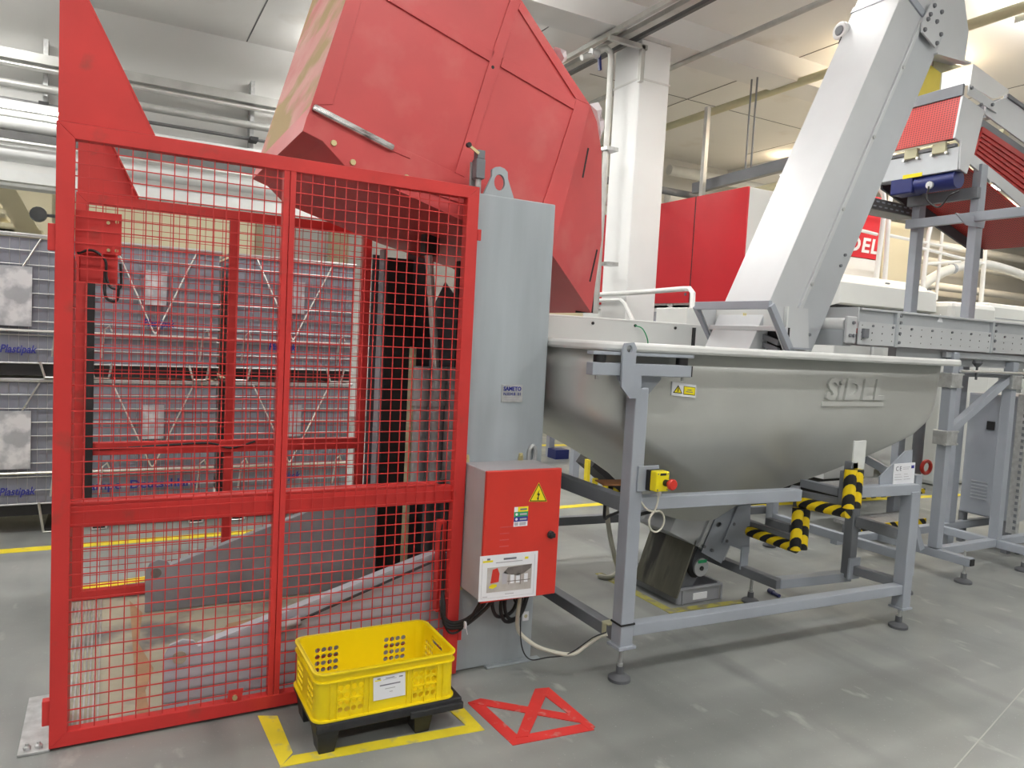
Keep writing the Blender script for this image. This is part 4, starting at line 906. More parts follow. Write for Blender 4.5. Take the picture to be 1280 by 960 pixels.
part(el, 'head_cover', MB().prism([(p.x, p.z) for p in hc] + [(5.10, 4.62), (4.62, 4.62), ep(2.1, .30)], 'y', EY0+.01, EY1), M['steel_white'], bevel=.004)
part(el, 'cover_flange', MB().beam((hc[0].x, EY0, hc[0].z-.01), (hc[1].x+.02, EY0, hc[1].z-.01), .05, .012), M['steel_white'])
ch = [onY(*p, 3.36) for p in ((1168, 74), (1203, 83), (1178, 91), (1176, 112), (1162, 112))]
part(el, 'chute_sheet', MB().prism([(p.x, p.z) for p in ch], 'y', 3.36, 3.37), M['olive'])
ch = [onY(*p, 3.34) for p in ((1163, 80), (1177, 91), (1175, 112), (1145, 121))]
part(el, 'chute_guard', MB().prism([(p.x, p.z) for p in ch], 'y', 3.345, 3.352), M['acrylic'], label='yellow acrylic guard sheet')
# inlet hood in the hopper
fy0, fy1 = 3.08, 3.70
A_, B_ = onY(963, 381, fy0), onY(988, 434, fy0)
A_ = (A_.x, A_.z); B_ = (B_.x, B_.z)
hd = part(el, 'inlet_frame', MB().beam((A_[0], fy0, A_[1]), (A_[0], fy1, A_[1]), .03, .05), M['stand'], bevel=.003)
for y in (fy0, fy1): part(hd, 'frame_bar', MB().beam((A_[0], y, A_[1]), (B_[0]+.02, y, B_[1]-.05), .04, .035, (0, 1, 0)), M['stand'], bevel=.003)
part(hd, 'frame_foot', MB().box(B_[0]-.02, B_[0]+.16, fy0-.02, fy0+.02, B_[1]-.01, B_[1]+.0), M['stand'])
for y in (fy0+.03, fy1-.03): part(hd, 'hood_cheek', MB().prism([A_, (A_[0]+.35, A_[1]), (A_[0]+.40, B_[1]-.12), (B_[0], B_[1]-.06)], 'y', y-.004, y+.004), M['steel_white'])
part(hd, 'hood_back', MB().box(A_[0]+.145, A_[0]+.155, fy0, fy1, 1.685, A_[1]), M['white_machine'])
part(hd, 'hood_flap', MB().beam((A_[0]+.12, fy0+.03, 1.675), (A_[0]+.12, fy1-.03, 1.675), .05, .03), M['steel_white'], bevel=.004)
part(hd, 'hood_mouth', MB().box(A_[0]+.19, A_[0]+.20, fy0+.02, fy1-.02, 1.45, 1.685), M['black_steel'])
for k in range(3): part(hd, 'cleat', MB().beam((A_[0]+.15, fy0+.05, 1.50+.045*k), (A_[0]+.17, fy0+.30, 1.56+.05*k), .02, .03), M['stand_dark'])
text(hd, 'sticker_number', '31', .035, (A_[0]+.143, 3.43, 1.745), (0, -1, 0), (0, 0, 1), M['yellow_sign'], depth=.001)
# foot below the hopper
F0, F1 = (2.955, .055), (3.075, .395)
ft = part(el, 'foot_panel', MB().prism([F0, (F0[0]+.012, F0[1]), (F1[0]+.012, F1[1]), F1], 'y', EY0, EY1+.02), M['stain_steel'], label='stained steel cover panel')
part(ft, 'panel_rim', MB().prism([(F1[0]-.002, F1[1]-.01), (F1[0]+.03, F1[1]+.0), (F1[0]+.08, F1[1]+.14), (F1[0]+.05, F1[1]+.15)], 'y', EY0+.02, EY1+.02), M['zinc'])
part(el, 'foot_casing', MB().prism([(F0[0]+.02, F0[1]+.03), (F0[0]+.16, F0[1]+.03), (3.42, .52), (3.30, .62), (F1[0]+.02, F1[1])], 'y', EY0+.05, EY1), M['stand_dark'])
sp_ = [onY(*p, 3.24) for p in ((897, 640), (925, 632), (930, 640), (901, 704), (876, 690))]
o = part(el, 'foot_side_plate', MB().plate([(p.x, p.z) for p in sp_], [[(onY(898, 655.5, 3.24).x+.022*math.cos(t)+.004*math.sin(t), onY(898, 655.5, 3.24).z+.014*math.sin(t)) for t in [2*math.pi*k/14 for k in range(14)]]], 'y', 3.235, 3.243), M['stand'])
sp2 = [onY(*p, 3.225) for p in ((922, 633), (938, 630), (936, 691), (903, 678))]
o2 = part(el, 'foot_side_plate', MB().prism([(p.x, p.z) for p in sp2], 'y', 3.222, 3.230), M['stand'])
for px, py in ((880, 683), (890, 688), (908, 676), (917, 655)): p = onY(px, py, 3.225); part(el, 'plate_bolt', MB().lathe((p.x, p.y, p.z), [(.010, -.008), (.010, .008)], 8, 'y'), M['stand_dark'], smooth=True)
pp = onY(876, 709, 3.24)
pu = part(el, 'pulley_plate', MB().lathe((pp.x, 3.24, pp.z), [(.055, -.006), (.055, .006)], 20, 'y'), M['steel'], smooth=True)
part(pu, 'green_sticker', MB().box(pp.x-.03, pp.x+.035, 3.230, 3.235, pp.z+.028, pp.z+.046), M['green'])
part(pu, 'shaft_end', MB().lathe((pp.x, 3.232, pp.z-.005), [(.014, -.004), (.014, .004)], 12, 'y'), M['black_steel'])
part(el, 'drive_belt', MB().tube(bez([(F1[0]+.16, 3.28, F1[1]+.20), (F1[0]+.03, 3.28, F1[1]-.02), (pp.x-.055, 3.28, pp.z+.02), (pp.x-.035, 3.28, pp.z-.045), (pp.x, 3.28, pp.z-.06)], 6), .018, 8), M['rubber'], smooth=True)
bt = [onY(*p, 2.84) for p in ((930, 650), (937, 650), (937, 702), (925, 702))]
part(el, 'foot_bracket', MB().box(3.40, 3.46, 3.20, 3.212, .20, .34), M['stand'], bevel=.002)
tr = thing('drip_tray', 'grey plastic tray on the floor under the elevator foot', 'tray', (3.15, 3.5, 0))
tx0, tx1, ty0, ty1 = 2.99, 3.335, 3.285, 3.80
tm = MB(); o_ = rrect(tx0-.012, tx1+.012, ty0-.012, ty1+.012, .02, 3); i_ = rrect(tx0+.012, tx1-.012, ty0+.012, ty1-.012, .015, 3)
part(tr, 'rim', MB().plate(o_, [i_], 'z', .088, .100), M['grey_plate'], bevel=.002)
part(tr, 'wall', MB().plate(rrect(tx0, tx1, ty0, ty1, .02, 3), [i_], 'z', .004, .090), M['grey_plate'])
part(tr, 'bottom', MB().box(tx0+.01, tx1-.01, ty0+.01, ty1-.01, .0, .006), M['grey_dark'])
part(tr, 'sticker', MB().box(tx0+.12, tx0+.23, ty0-.004, ty0+.001, .02, .06), M['paper'])
for u in (.03, .34): part(tr, 'rib', MB().box(tx0+u, tx0+u+.012, ty0-.008, ty0+.001, .002, .088), M['grey_plate'])
# round white sensor beside the elevator head
q_ = onY(1047, 42, 3.70)
sn = thing('siren', 'round white siren with dark face beside the elevator head', 'siren', (q_.x, 3.7, q_.z))
part(sn, 'housing', MB().lathe((q_.x, 3.66, q_.z), [(.05, -.035), (.062, -.025), (.062, .0), (.05, .02)], 18, 'x'), M['white'], smooth=True)
part(sn, 'face', MB().lathe((q_.x-.036, 3.66, q_.z), [(.030, -.006), (.036, .002)], 16, 'x'), M['stand_dark'], smooth=True)
part(sn, 'neck', MB().box(q_.x+.04, q_.x+.20, 3.66, 3.70, q_.z-.02, q_.z+.03), M['white'])
part(sn, 'cable', MB().tube(bez([(q_.x-.03, 3.64, q_.z-.05), (q_.x-.05, 3.64, q_.z-.10), (q_.x-.01, 3.64, q_.z-.12), (q_.x+.01, 3.65, q_.z-.16)], 5), .005, 6), M['cable_black'], smooth=True)

# ================================================================== ROLLER CONVEYOR ON THE RIGHT
rc = thing('belt_conveyor', 'horizontal steel belt conveyor with perforated side plates and white end roller', 'conveyor', (5.5, 3.3, 0))
RY0, RY1, RX0, RX1 = 3.10, 3.52, 4.16, 8.6
ribs = [onY(1121, 400, RY0).x, onY(1240, 415, RY0).x, 6.9, 7.9]
xs = [RX0] + ribs + [RX1]
part(rc, 'upper_side', MB().box(RX0+.02, RX1, RY0+.012, RY0+.02, 1.755, 1.835), M['steel_side'])
part(rc, 'top_edge', MB().box(RX0+.02, RX1, RY0-.01, RY0+.03, 1.832, 1.846), M['steel_white'], bevel=.002)
part(rc, 'far_side', MB().box(RX0, RX1, RY1-.02, RY1, 1.61, 1.84), M['steel_side'])
part(rc, 'belt', MB().box(RX0+.02, RX1, RY0+.03, RY1-.03, 1.70, 1.715), M['belt_red'])
bolts = MB(); holes = MB()
for i in range(len(xs)-1):
    a, b = xs[i]+.012, xs[i+1]-.012
    part(rc, 'side_plate', MB().box(a, b, RY0-.004, RY0+.006, 1.612, 1.757), M['steel_white'], bevel=.001)
    n = max(2, int((b-a)/.115))
    for k in range(n+1):
        x = a+.03+(b-a-.06)*k/n
        for z, r in ((1.735, .008 if k % 2 else .004), (1.69, .0055), (1.645, .004)):
            (bolts if r > .007 else holes).lathe((x, RY0-.004, z), [(r, -.009 if r > .007 else -.0008), (r, .002)], 8, 'y')
for x in ribs:
    part(rc, 'rib', MB().box(x-.014, x+.016, RY0-.012, RY0+.012, 1.608, 1.838), M['steel_side'], bevel=.002)
    for z in (1.64, 1.70, 1.77, 1.815): bolts.lathe((x+.028, RY0-.005, z), [(.010, -.012), (.010, .003)], 8, 'y')
part(rc, 'bolts', bolts, M['stand_dark'], kind='stuff'); part(rc, 'perforation', holes, M['rubber'], kind='stuff')
part(rc, 'end_roller', MB().cyl((RX0-.06, RY0+.03, 1.735), (RX0-.06, RY1-.03, 1.735), .040, 20), M['white'], smooth=True, label='white end roller')
part(rc, 'end_sheet', MB().box(RX0+.0, RX0+.01, RY0+.0, RY1, 1.745, 1.848), M['steel_white'])
part(rc, 'end_tray', MB().box(RX0-.10, RX0-.02, RY0+.02, RY1, 1.598, 1.70), M['steel_side'], bevel=.002)
part(rc, 'bearing_plate', MB().box(RX0-.115, RX0-.02, RY0-.014, RY0+.010, 1.615, 1.785), M['steel_white'], bevel=.008)
part(rc, 'bearing_plate', MB().box(RX0-.115, RX0-.04, RY1-.01, RY1+.01, 1.60, 1.77), M['stand_dark'], bevel=.004)
for x, z in ((RX0-.06, 1.745), (RX0-.085, 1.665), (RX0-.05, 1.665)): part(rc, 'bearing_bolt', MB().lathe((x, RY0-.016, z), [(.010, -.010), (.012, .003)], 8, 'y'), M['stand_dark'], smooth=True)
part(rc, 'tensioner', MB().box(RX0+.04, RX0+.09, RY0-.024, RY0-.003, 1.655, 1.715), M['stand_dark'], bevel=.003)
part(rc, 'under_frame', MB().box(RX0+.5, RX1, RY0+.06, RY0+.12, 1.50, 1.608), M['steel_side'])
part(rc, 'under_frame', MB().box(RX0+1.0, RX1, RY0+.02, RY0+.05, 1.56, 1.60), M['steel_side'])
part(rc, 'guide_rod', MB().cyl((5.28, RY0+.02, 1.445), (RX1, RY0+.02, 1.445), .016, 10), M['stand_dark'], smooth=True)
part(rc, 'guide_rod', MB().cyl((5.28, RY0-.02, 1.47), (6.2, RY0-.02, 1.47), .010, 10), M['chrome'], smooth=True)
kx = onY(1222, 452, RY0).x
part(rc, 'clamp_knob', MB().lathe((kx, RY0, 1.53), [(.030, .02), (.034, 0), (.020, -.02), (.008, -.03), (.008, -.12)], 14), M['foot'], smooth=True)
for lx in (5.255, 6.02):
    g = part(rc, 'leg', MB().box(lx-.035, lx+.035, RY0, RY0+.07, .19, 1.60 if lx < 5.5 else 1.55), M['stand'], bevel=.005)
    for z in ((1.40, .99) if lx < 5.5 else (1.40,)):
        part(g, 'leg_clamp', MB().box(lx-.062, lx+.062, RY0-.02, RY0+.09, z-.052, z+.052), M['zinc'], bevel=.006)
        for dx in (-.075, .075):
            for dz in (-.045, .045): part(g, 'clamp_bolt', MB().cyl((lx+dx, RY0-.012, z+dz), (lx+dx*.6, RY0-.012, z+dz), .009, 8), M['zinc'])
    part(rc, 'foot_beam', MB().box(lx-.03, lx+.03, 2.87, 3.62, .125, .185), M['stand'], bevel=.004)
    part(rc, 'beam_cap', MB().box(lx-.022, lx+.022, 2.862, 2.871, .133, .177), M['black'])
    lev_foot(rc, lx, 2.915, .12, .056)
    part(rc, 'eye_bolt', MB().cyl((lx, 2.92, .185), (lx, 2.92, .225), .008, 8), M['zinc'])
part(rc, 'floor_beam', MB().box(5.29, 8.0, RY0+.005, RY0+.065, .13, .19), M['stand'], bevel=.004)
part(rc, 'floor_beam', MB().box(4.75, 8.0, 3.56, 3.62, .13, .19), M['stand'], bevel=.004)
part(rc, 'brace', MB().beam((5.28, RY0+.03, 1.03), (5.99, RY0+.03, 1.43), .05, .055), M['stand'], bevel=.004)
part(rc, 'brace', MB().beam((5.08, RY0+.18, .55), (5.18, RY0+.10, .16), .05, .06, (1, 0, 0)), M['stand'], bevel=.004)
wt = onY(1177, 399, RY0)
part(rc, 'warning_sticker', MB().prism([(wt.x-.03, wt.z-.02), (wt.x+.03, wt.z-.02), (wt.x, wt.z+.035)], 'y', RY0+.008, RY0+.0125), M['paper'])

# ================================================================== UPPER BELT CONVEYOR
uc = thing('belt_conveyor', 'high descending conveyor with red modular belt beside the elevator head', 'conveyor', (6.2, 3.9, 0))
UY0, UY1 = 3.60, 4.30
C = lambda px, py, y=UY0: (onY(px, py, y).x, onY(px, py, y).z)
e_top, e_bot = C(1204, 119), C(1194, 172)
mbelt = bpy.data.materials.new('belt_modules'); mbelt.use_nodes = True
def belt_material():
    N = mbelt.node_tree.nodes; L = mbelt.node_tree.links; b = N['Principled BSDF']; b.inputs['Roughness'].default_value = .45
    tc = N.new('ShaderNodeTexCoord'); br = N.new('ShaderNodeTexVoronoi'); br.inputs['Scale'].default_value = 46; br.inputs['Randomness'].default_value = 0
    br.voronoi_dimensions = '2D'; sx = N.new('ShaderNodeSeparateXYZ'); cx = N.new('ShaderNodeCombineXYZ'); ad = N.new('ShaderNodeMath'); L.new(tc.outputs['Object'], sx.inputs[0]); L.new(sx.outputs[0], ad.inputs[0]); L.new(sx.outputs[2], ad.inputs[1]); L.new(sx.outputs[1], cx.inputs[0]); L.new(ad.outputs[0], cx.inputs[1]); L.new(cx.outputs[0], br.inputs['Vector'])
    r = N.new('ShaderNodeValToRGB'); r.color_ramp.elements[0].position = .25; r.color_ramp.elements[0].color = (.13, .008, .008, 1); r.color_ramp.elements[1].position = .42; r.color_ramp.elements[1].color = (.50, .035, .028, 1)
    L.new(br.outputs['Distance'], r.inputs[0]); L.new(r.outputs[0], b.inputs['Base Color'])
belt_material()
part(uc, 'end_belt', MB().slab([(e_bot[0], UY0+.02, e_bot[1]), (e_top[0], UY0+.02, e_top[1]), (e_top[0], UY1, e_top[1]), (e_bot[0], UY1, e_bot[1])], (.03, 0, 0)), mbelt, label='perforated red belt end')
part(uc, 'end_rail', MB().beam((e_top[0], UY0, e_top[1]+.045), (e_top[0], UY1, e_top[1]+.045), .02, .085), M['stand_dark'])
part(uc, 'end_side_plate', MB().prism([e_top, C(1231, 138), C(1218, 193), e_bot], 'y', UY0, UY0+.02), M['steel_white'], bevel=.002)
part(uc, 'clear_guard', MB().slab([(C(1215, 81)[0], UY0, C(1215, 81)[1]), (C(1211, 106)[0], UY0, C(1211, 106)[1]), (C(1211, 106)[0], UY1, C(1211, 106)[1]), (C(1215, 81)[0], UY1, C(1215, 81)[1])], (.008, 0, 0)), M['steel_white'])
part(uc, 'guard_side', MB().prism([C(1215, 80), C(1260, 113), C(1257, 119), C(1240, 124), C(1211, 107)], 'y', UY0-.01, UY0), M['white'], bevel=.001)
part(uc, 'hinge_rail', MB().prism([C(1209, 106), C(1245, 132), C(1243, 142), C(1207, 119)], 'y', UY0-.02, UY0-.008), M['steel_white'], bevel=.001)
for px, py in ((1214, 110), (1240, 131), (1226, 131)): p = onY(px, py, UY0-.022); part(uc, 'rail_bolt', MB().lathe((p.x, p.y, p.z), [(.014, -.012), (.014, .004)], 8, 'y'), M['stand_dark'], smooth=True)
part(uc, 'trough_side', MB().prism([C(1232, 132), C(1262, 120), C(1330, 170), C(1330, 215), C(1231, 143)], 'y', UY0-.004, UY0+.010), M['steel_white'])
part(uc, 'trough_edge', MB().beam(Vector(onY(1258, 120, UY0)), Vector(onY(1330, 172, UY0)), .04, .03), M['stand_dark'])
part(uc, 'dark_gap', MB().prism([C(1231, 146), C(1330, 215), C(1330, 232), C(1270, 185), C(1226, 165)], 'y', UY0+.03, UY0+.04), M['stand_dark'])  # dark sheet stands in for the shade in the open gap
rb = MB()
pa_, pb_ = C(1232, 165), C(1222, 192); pc_, pd_ = C(1330, 236), C(1330, 275)
part(uc, 'belt_edge', MB().prism([C(1231, 158), C(1330, 225), C(1330, 290), C(1219, 200)], 'y', UY0+.012, UY0+.028), M['belt_red'])
for k in range(7):
    f_ = (k+.5)/7; a = Vector((*C(1230-11*f_, 162+36*f_),)).to_3d(); b = Vector((*C(1330, 228+58*f_),)).to_3d()
    part(uc, 'belt_rib', MB().beam((a.x, UY0+.008, a.y), (b.x, UY0+.008, b.y), .012, .016), M['belt_red'])
part(uc, 'lower_rail', MB().prism([C(1205, 188), C(1212, 190), C(1330, 285), C(1330, 305), C(1240, 228), C(1236, 228), C(1232, 222), C(1205, 201)], 'y', UY0-.012, UY0+.008), M['steel_white'], bevel=.002)
part(uc, 'belt_underside', MB().slab([(C(1208, 205)[0], UY0+.03, C(1208, 205)[1]), (C(1330, 305)[0], UY0+.03, C(1330, 305)[1]), (C(1330, 305)[0], UY1, C(1330, 305)[1]), (C(1208, 205)[0], UY1, C(1208, 205)[1])], (0, 0, .02)), mbelt)
part(uc, 'far_rail', MB().prism([(C(1205, 188)[0], C(1205, 188)[1]-.05), (C(1330, 285)[0], C(1330, 285)[1]-.05), (C(1330, 300)[0], C(1330, 300)[1]-.12), (C(1205, 201)[0], C(1205, 201)[1]-.12)], 'y', UY1, UY1+.02), M['grey_dark'])
# drive cross member, blocks and motor
bx0 = C(1197, 190)[0]; zt = C(1197, 178)[1]; zb = C(1205, 215)[1]
part(uc, 'cross_member', MB().box(bx0, bx0+.12, UY0-.01, UY1+.05, zb, zt-.03), M['steel_side'], bevel=.004)
part(uc, 'member_cap', MB().prism([C(1198, 175), C(1213, 192), C(1205, 218), C(1196, 212)], 'y', UY0-.024, UY0-.010), M['steel_white'], bevel=.002)
part(uc, 'guide_bar', MB().box(bx0-.01, bx0+.03, UY0+.02, UY1+.05, zt-.025, zt+.0), M['stand_dark'])
for y in (3.74, 3.98):
    o = part(uc, 'bearing_block', MB().box(bx0-.03, bx0+.02, y-.055, y+.055, zt-.06, zt+.02), M['olive'], bevel=.003)
    for dy in (-.06, .06): part(o, 'block_bolt', MB().cyl((bx0-.03, y+dy, zt-.065), (bx0-.0, y+dy, zt-.065), .012, 8), M['chrome'], smooth=True)
mz = zb-.07
mo_ = part(uc, 'drive_motor', MB().cyl((bx0+.08, UY0+.02, mz+.015), (bx0+.08, UY0+.36, mz+.015), .075, 18), M['blue'], smooth=True, label='dark blue drive motor')
part(mo_, 'gearbox', MB().box(bx0, bx0+.16, UY0+.36, UY0+.56, mz-.055, mz+.08), M['blue'], bevel=.012)
part(mo_, 'terminal', MB().cyl((bx0+.0, UY0+.2, mz-.02), (bx0-.02, UY0+.2, mz-.02), .03, 12), M['zinc'], smooth=True)
part(mo_, 'motor_tag', MB().box(bx0-.002, bx0+.01, UY0+.28, UY0+.45, zb-.002, zb+.03), M['yellow_sign'])
part(uc, 'motor_cable', MB().tube(bez([(bx0-.02, UY0+.2, mz-.03), (bx0-.02, UY0+.2, mz-.14), (bx0-.02, UY0+.1, mz-.21), (bx0-.02, UY0+.02, mz-.13), (bx0, UY0-.04, mz-.10)], 6), .007, 8), M['cable_black'], smooth=True)
LXU = 6.19
for y in (3.60, 4.10):
    part(uc, 'leg', MB().box(LXU-.045, LXU+.045, y-.035, y+.035, .0, C(1222, 205)[1] if y < 4 else zb-.05), M['stand'], bevel=.005)
part(uc, 'cross_beam', MB().beam((LXU-.06, 3.56, 2.90), (LXU-.06, 4.16, 2.90), .05, .09), M['stand_dark'], bevel=.004)
part(uc, 'tie_rail', MB().beam((LXU-.09, 2.6, 2.70), (LXU-.09, 4.14, 2.70), .05, .075), M['stand'], bevel=.004)
part(uc, 'gusset', MB().prism([C(1187, 267), C(1225, 272), C(1222, 286), C(1200, 282)], 'y', UY0-.05, UY0-.04), M['stand'])
ct = thing('cable_tray', 'short dark perforated cable tray between elevator and white railing', 'cable tray', (5.9, 4.2, 2.7))
ta, tb = onY(1060, 247, 4.2), onY(1147, 266, 4.2)
part(ct, 'side', MB().beam(ta, tb, .012, .09), M['pipe_dark']); part(ct, 'floor', MB().beam(ta+Vector((0, .10, -.045)), tb+Vector((0, .10, -.045)), .20, .006), M['pipe_dark'])
sl = MB()
for k in range(12):
    for dz in (-.02, .02): c = ta+(tb-ta)*((k+.5+(.5 if dz > 0 else 0))/12.5); sl.box(c.x-.018, c.x+.018, 4.190, 4.196, c.z+dz-.006, c.z+dz+.006)
part(ct, 'slots', sl, M['stand'], kind='stuff')

# ================================================================== CABINET UNDER THE CONVEYOR
gc = thing('switch_cabinet', 'grey steel switch cabinet with louvres below the belt conveyor', 'cabinet', (6.6, 3.45, .25))
part(gc, 'body', MB().box(6.40, 7.10, 3.235, 3.64, .26, 1.28), M['stand'], bevel=.006)
part(gc, 'side_door', MB().box(6.386, 6.402, 3.25, 3.625, .27, 1.27), M['stand'], bevel=.004)
part(gc, 'front_panel', MB().box(6.46, 7.15, 3.20, 3.235, .27, 1.36), M['steel_side'], bevel=.004)
kn = onX(1239, 532, 6.386); part(gc, 'latch', MB().box(6.372, 6.386, kn.y-.03, kn.y+.03, kn.z-.035, kn.z+.035), M['black'], bevel=.003)
for k in range(6): part(gc, 'louvre', MB().box(6.380, 6.388, 3.42, 3.55, .40+.028*k, .408+.028*k), M['steel_side'])
part(gc, 'cable_duct', MB().box(6.36, 6.40, 3.16, 3.24, .18, 1.30), M['zinc'], bevel=.004)
ds = MB()
for k in range(22): ds.box(6.352, 6.362, 3.165, 3.185, .22+.05*k, .245+.05*k)
part(gc, 'duct_slots', ds, M['stand_dark'], kind='stuff')
for x, y in ((6.43, 3.62), (7.05, 3.62), (7.05, 3.26), (6.43, 3.26)): part(gc, 'leg', MB().box(x-.025, x+.025, y-.025, y+.025, 0, .27), M['stand_dark'])
part(gc, 'duct_cable', MB().tube(bez([(6.38, 3.20, .2), (6.38, 3.20, .08), (6.42, 3.16, .03), (6.5, 3.18, .05)], 5), .014, 8), M['cable_black'], smooth=True)
part(gc, 'duct_cable', MB().tube(bez([(6.37, 3.18, .2), (6.37, 3.18, .09), (6.40, 3.14, .04), (6.5, 3.14, .03)], 5), .010, 8), M['cable_beige'], smooth=True)
part(gc, 'hanging_cable', MB().tube(bez([(6.75, 3.2, .28), (6.76, 3.18, .14), (6.84, 3.16, .05), (6.98, 3.16, .03)], 5), .014, 8), M['cable_black'], smooth=True)

# ================================================================== WHITE BLOWING MACHINE BEHIND
wm_ = thing('blowing_machine', 'large white and red bottle machine behind the hopper and the pillar', 'machine', (8.5, 7.5, 0))
MX, MY = 6.5, 6.41; MZT = 3.43
part(wm_, 'body', MB().box(MX+.02, 9.0, MY+.02, 9.8, 2.02, MZT), M['white_machine'], bevel=.01)
part(wm_, 'lower_body', MB().box(MX+.05, 14.0, MY+.05, 9.8, .25, 2.02), M['white_machine'], bevel=.01)
part(wm_, 'plinth', MB().box(MX+.3, 13.8, MY+.3, 9.6, 0, .26), M['black_steel'])
ys = [MY, onX(867, 300, MX).y, onX(838, 300, MX).y+.25, 9.6]
for a, b in zip(ys[:-1], ys[1:]):
    part(wm_, 'red_panel', MB().box(MX-.01, MX+.02, a+.010, b-.010, 2.09, MZT), M['red_machine'], bevel=.004)
part(wm_, 'panel_seam', MB().box(MX-.004, MX+.022, ys[1]-.010, ys[1]+.010, 2.09, MZT), M['black_steel'])
for y in (ys[1]-.07, ys[1]+.07): part(wm_, 'panel_lock', MB().lathe((MX-.014, y, 2.20), [(.02, -.006), (.02, .006)], 10, 'x'), M['stand_dark'])
for y0, y1 in ((6.50, 7.05), (7.12, 7.65), (7.72, 8.3), (8.36, 9.0)):
    d = part(wm_, 'door_panel', MB().box(MX+.02, MX+.05, y0, y1, .4, 2.07), M['white_machine'], bevel=.006)
    part(d, 'door_window', MB().box(MX+.012, MX+.02, y0+.12, y1-.12, 1.2, 1.98), M['lamp_window' if y0 > 7.1 and y0 < 7.5 else 'glass'])
# near face: bright post, sign panel, cream panel
part(wm_, 'front_post', MB().box(6.86, 7.15, MY-.01, MY+.02, 2.05, MZT-.08), M['white'], bevel=.004)
sgx0, sgx1 = 7.86, onY(1098, 300, MY).x
s1 = onY(1098, 325.5, MY); s2 = onY(1099, 262, MY)
sgn = part(wm_, 'sign_panel', MB().box(sgx0, sgx1, MY-.02, MY+.02, s1.z, s2.z+.15), M['red_machine'], label='red panel with white brand lettering')
text(sgn, 'sign_lettering', 'SiDEL', .26, (sgx0+.13, MY-.023, s1.z+.075), (1, 0, 0), (0, 0, 1), M['paper'], depth=.002, bold=.007, shear=.12, width=sgx1-sgx0-.15)
part(wm_, 'cream_panel', MB().box(sgx1+.18, 9.75, MY+.05, MY+.09, 2.05, 3.35), M['wall_cream'])
part(wm_, 'lower_strip', MB().box(sgx0, sgx1, MY-.015, MY+.02, 2.05, s1.z-.01), M['white'])
# hood covers in front of the sign
hv = thing('machine_cover', 'long white sloping machine cover above the belt conveyor', 'cover', (7.6, 5.5, 1.5))
prof = [(5.44, 2.10), (5.46, 2.33), (5.75, 2.46), (6.35, 2.46), (6.35, 1.4), (5.6, 1.4), (5.6, 2.06)]
part(hv, 'cover', MB().prism(prof, 'x', 6.98, 8.72), M['white_machine'], bevel=.006)
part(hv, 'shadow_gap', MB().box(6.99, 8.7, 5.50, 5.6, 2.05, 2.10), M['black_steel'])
for px in (1108, 1160): p = onY(px, 354+(px-1108)*.15, 5.47); part(hv, 'hinge', MB().box(p.x-.03, p.x+.03, 5.445, 5.465, p.z-.012, p.z+.004), M['stand_dark'])
for lab, a, b, z1, y in (('white rounded machine box right of the sloping cover', 8.80, 9.75, 2.24, 5.3), ('white machine box at the right edge above the belt conveyor', 9.78, 11.2, 2.30, 5.45), ('low white machine box with red trim at the right edge', 10.6, 12.6, 2.10, 4.6)):
    h = thing('machine_box', lab, 'machine box', ((a+b)/2, y, 0))
    part(h, 'casing', MB().box(a, b, y, y+.8, 0, z1), M['white_machine'], bevel=.06)
    part(h, 'lid_seam', MB().box(a-.002, b+.002, y-.004, y+.802, z1-.20, z1-.19), M['stand'])
    if 'red trim' in lab: part(h, 'trim_band', MB().box(a-.01, b, y-.02, y, 1.86, 1.95), M['red_machine'])
# lower white cabinets seen under the tub
lw = thing('machine_cabinet', 'tall white machine cabinets behind the hopper stand, right of the tub', 'cabinet', (6.2, 4.8, 0))
for k, (x0, x1, y) in enumerate(((4.72, 5.28, 5.32), (5.30, 5.86, 5.30), (5.90, 6.42, 4.62), (6.44, 6.60, 4.60), (6.62, 7.4, 4.9))):
    d = part(lw, 'door', MB().box(x0, x1, y, y+.45, .36, 1.9), M['white_machine'], bevel=.008)
    part(d, 'door_handle', MB().box(x1-.09, x1-.05, y-.014, y, 1.28, 1.42), M['black'], bevel=.004)
part(lw, 'plinth', MB().box(4.75, 7.3, 5.2, 5.6, 0, .36), M['black_steel'])  # black block paints in the shade of the gap below the cabinets
for lab, x0, x1, y0, y1, z in (('upper tread plate step with yellow black edge under the white cabinets', 5.55, 6.55, 4.05, 4.55, .36), ('lower tread plate step with yellow edge near the conveyor legs', 5.35, 6.2, 3.80, 4.06, .17)):
    s = thing('step', lab, 'step', ((x0+x1)/2, y0, 0))
    part(s, 'tread', MB().box(x0, x1, y0, y1, z-.03, z), M['tread']); part(s, 'nosing', MB().box(x0, x1, y0-.008, y0, z-.045, z+.002), M['stripes'])
    for x in (x0+.05, x1-.05): part(s, 'leg', MB().box(x-.025, x+.025, y0+.04, y0+.09, 0, z-.03), M['stand_dark'])
rd = thing('cable_coil', 'bright red hose coil beside a dark pipe under the machine', 'hose', (6.9, 4.3, .5))
part(rd, 'coil', MB().tube([(6.92+.07*math.cos(t), 4.28, .50+.06*math.sin(t)) for t in [2*math.pi*k/14 for k in range(15)]], .018, 8), M['red_door'], smooth=True)
part(rd, 'dark_pipe', MB().cyl((6.95, 4.4, .1), (6.95, 4.4, .95), .05, 12), M['stand_dark'], smooth=True)

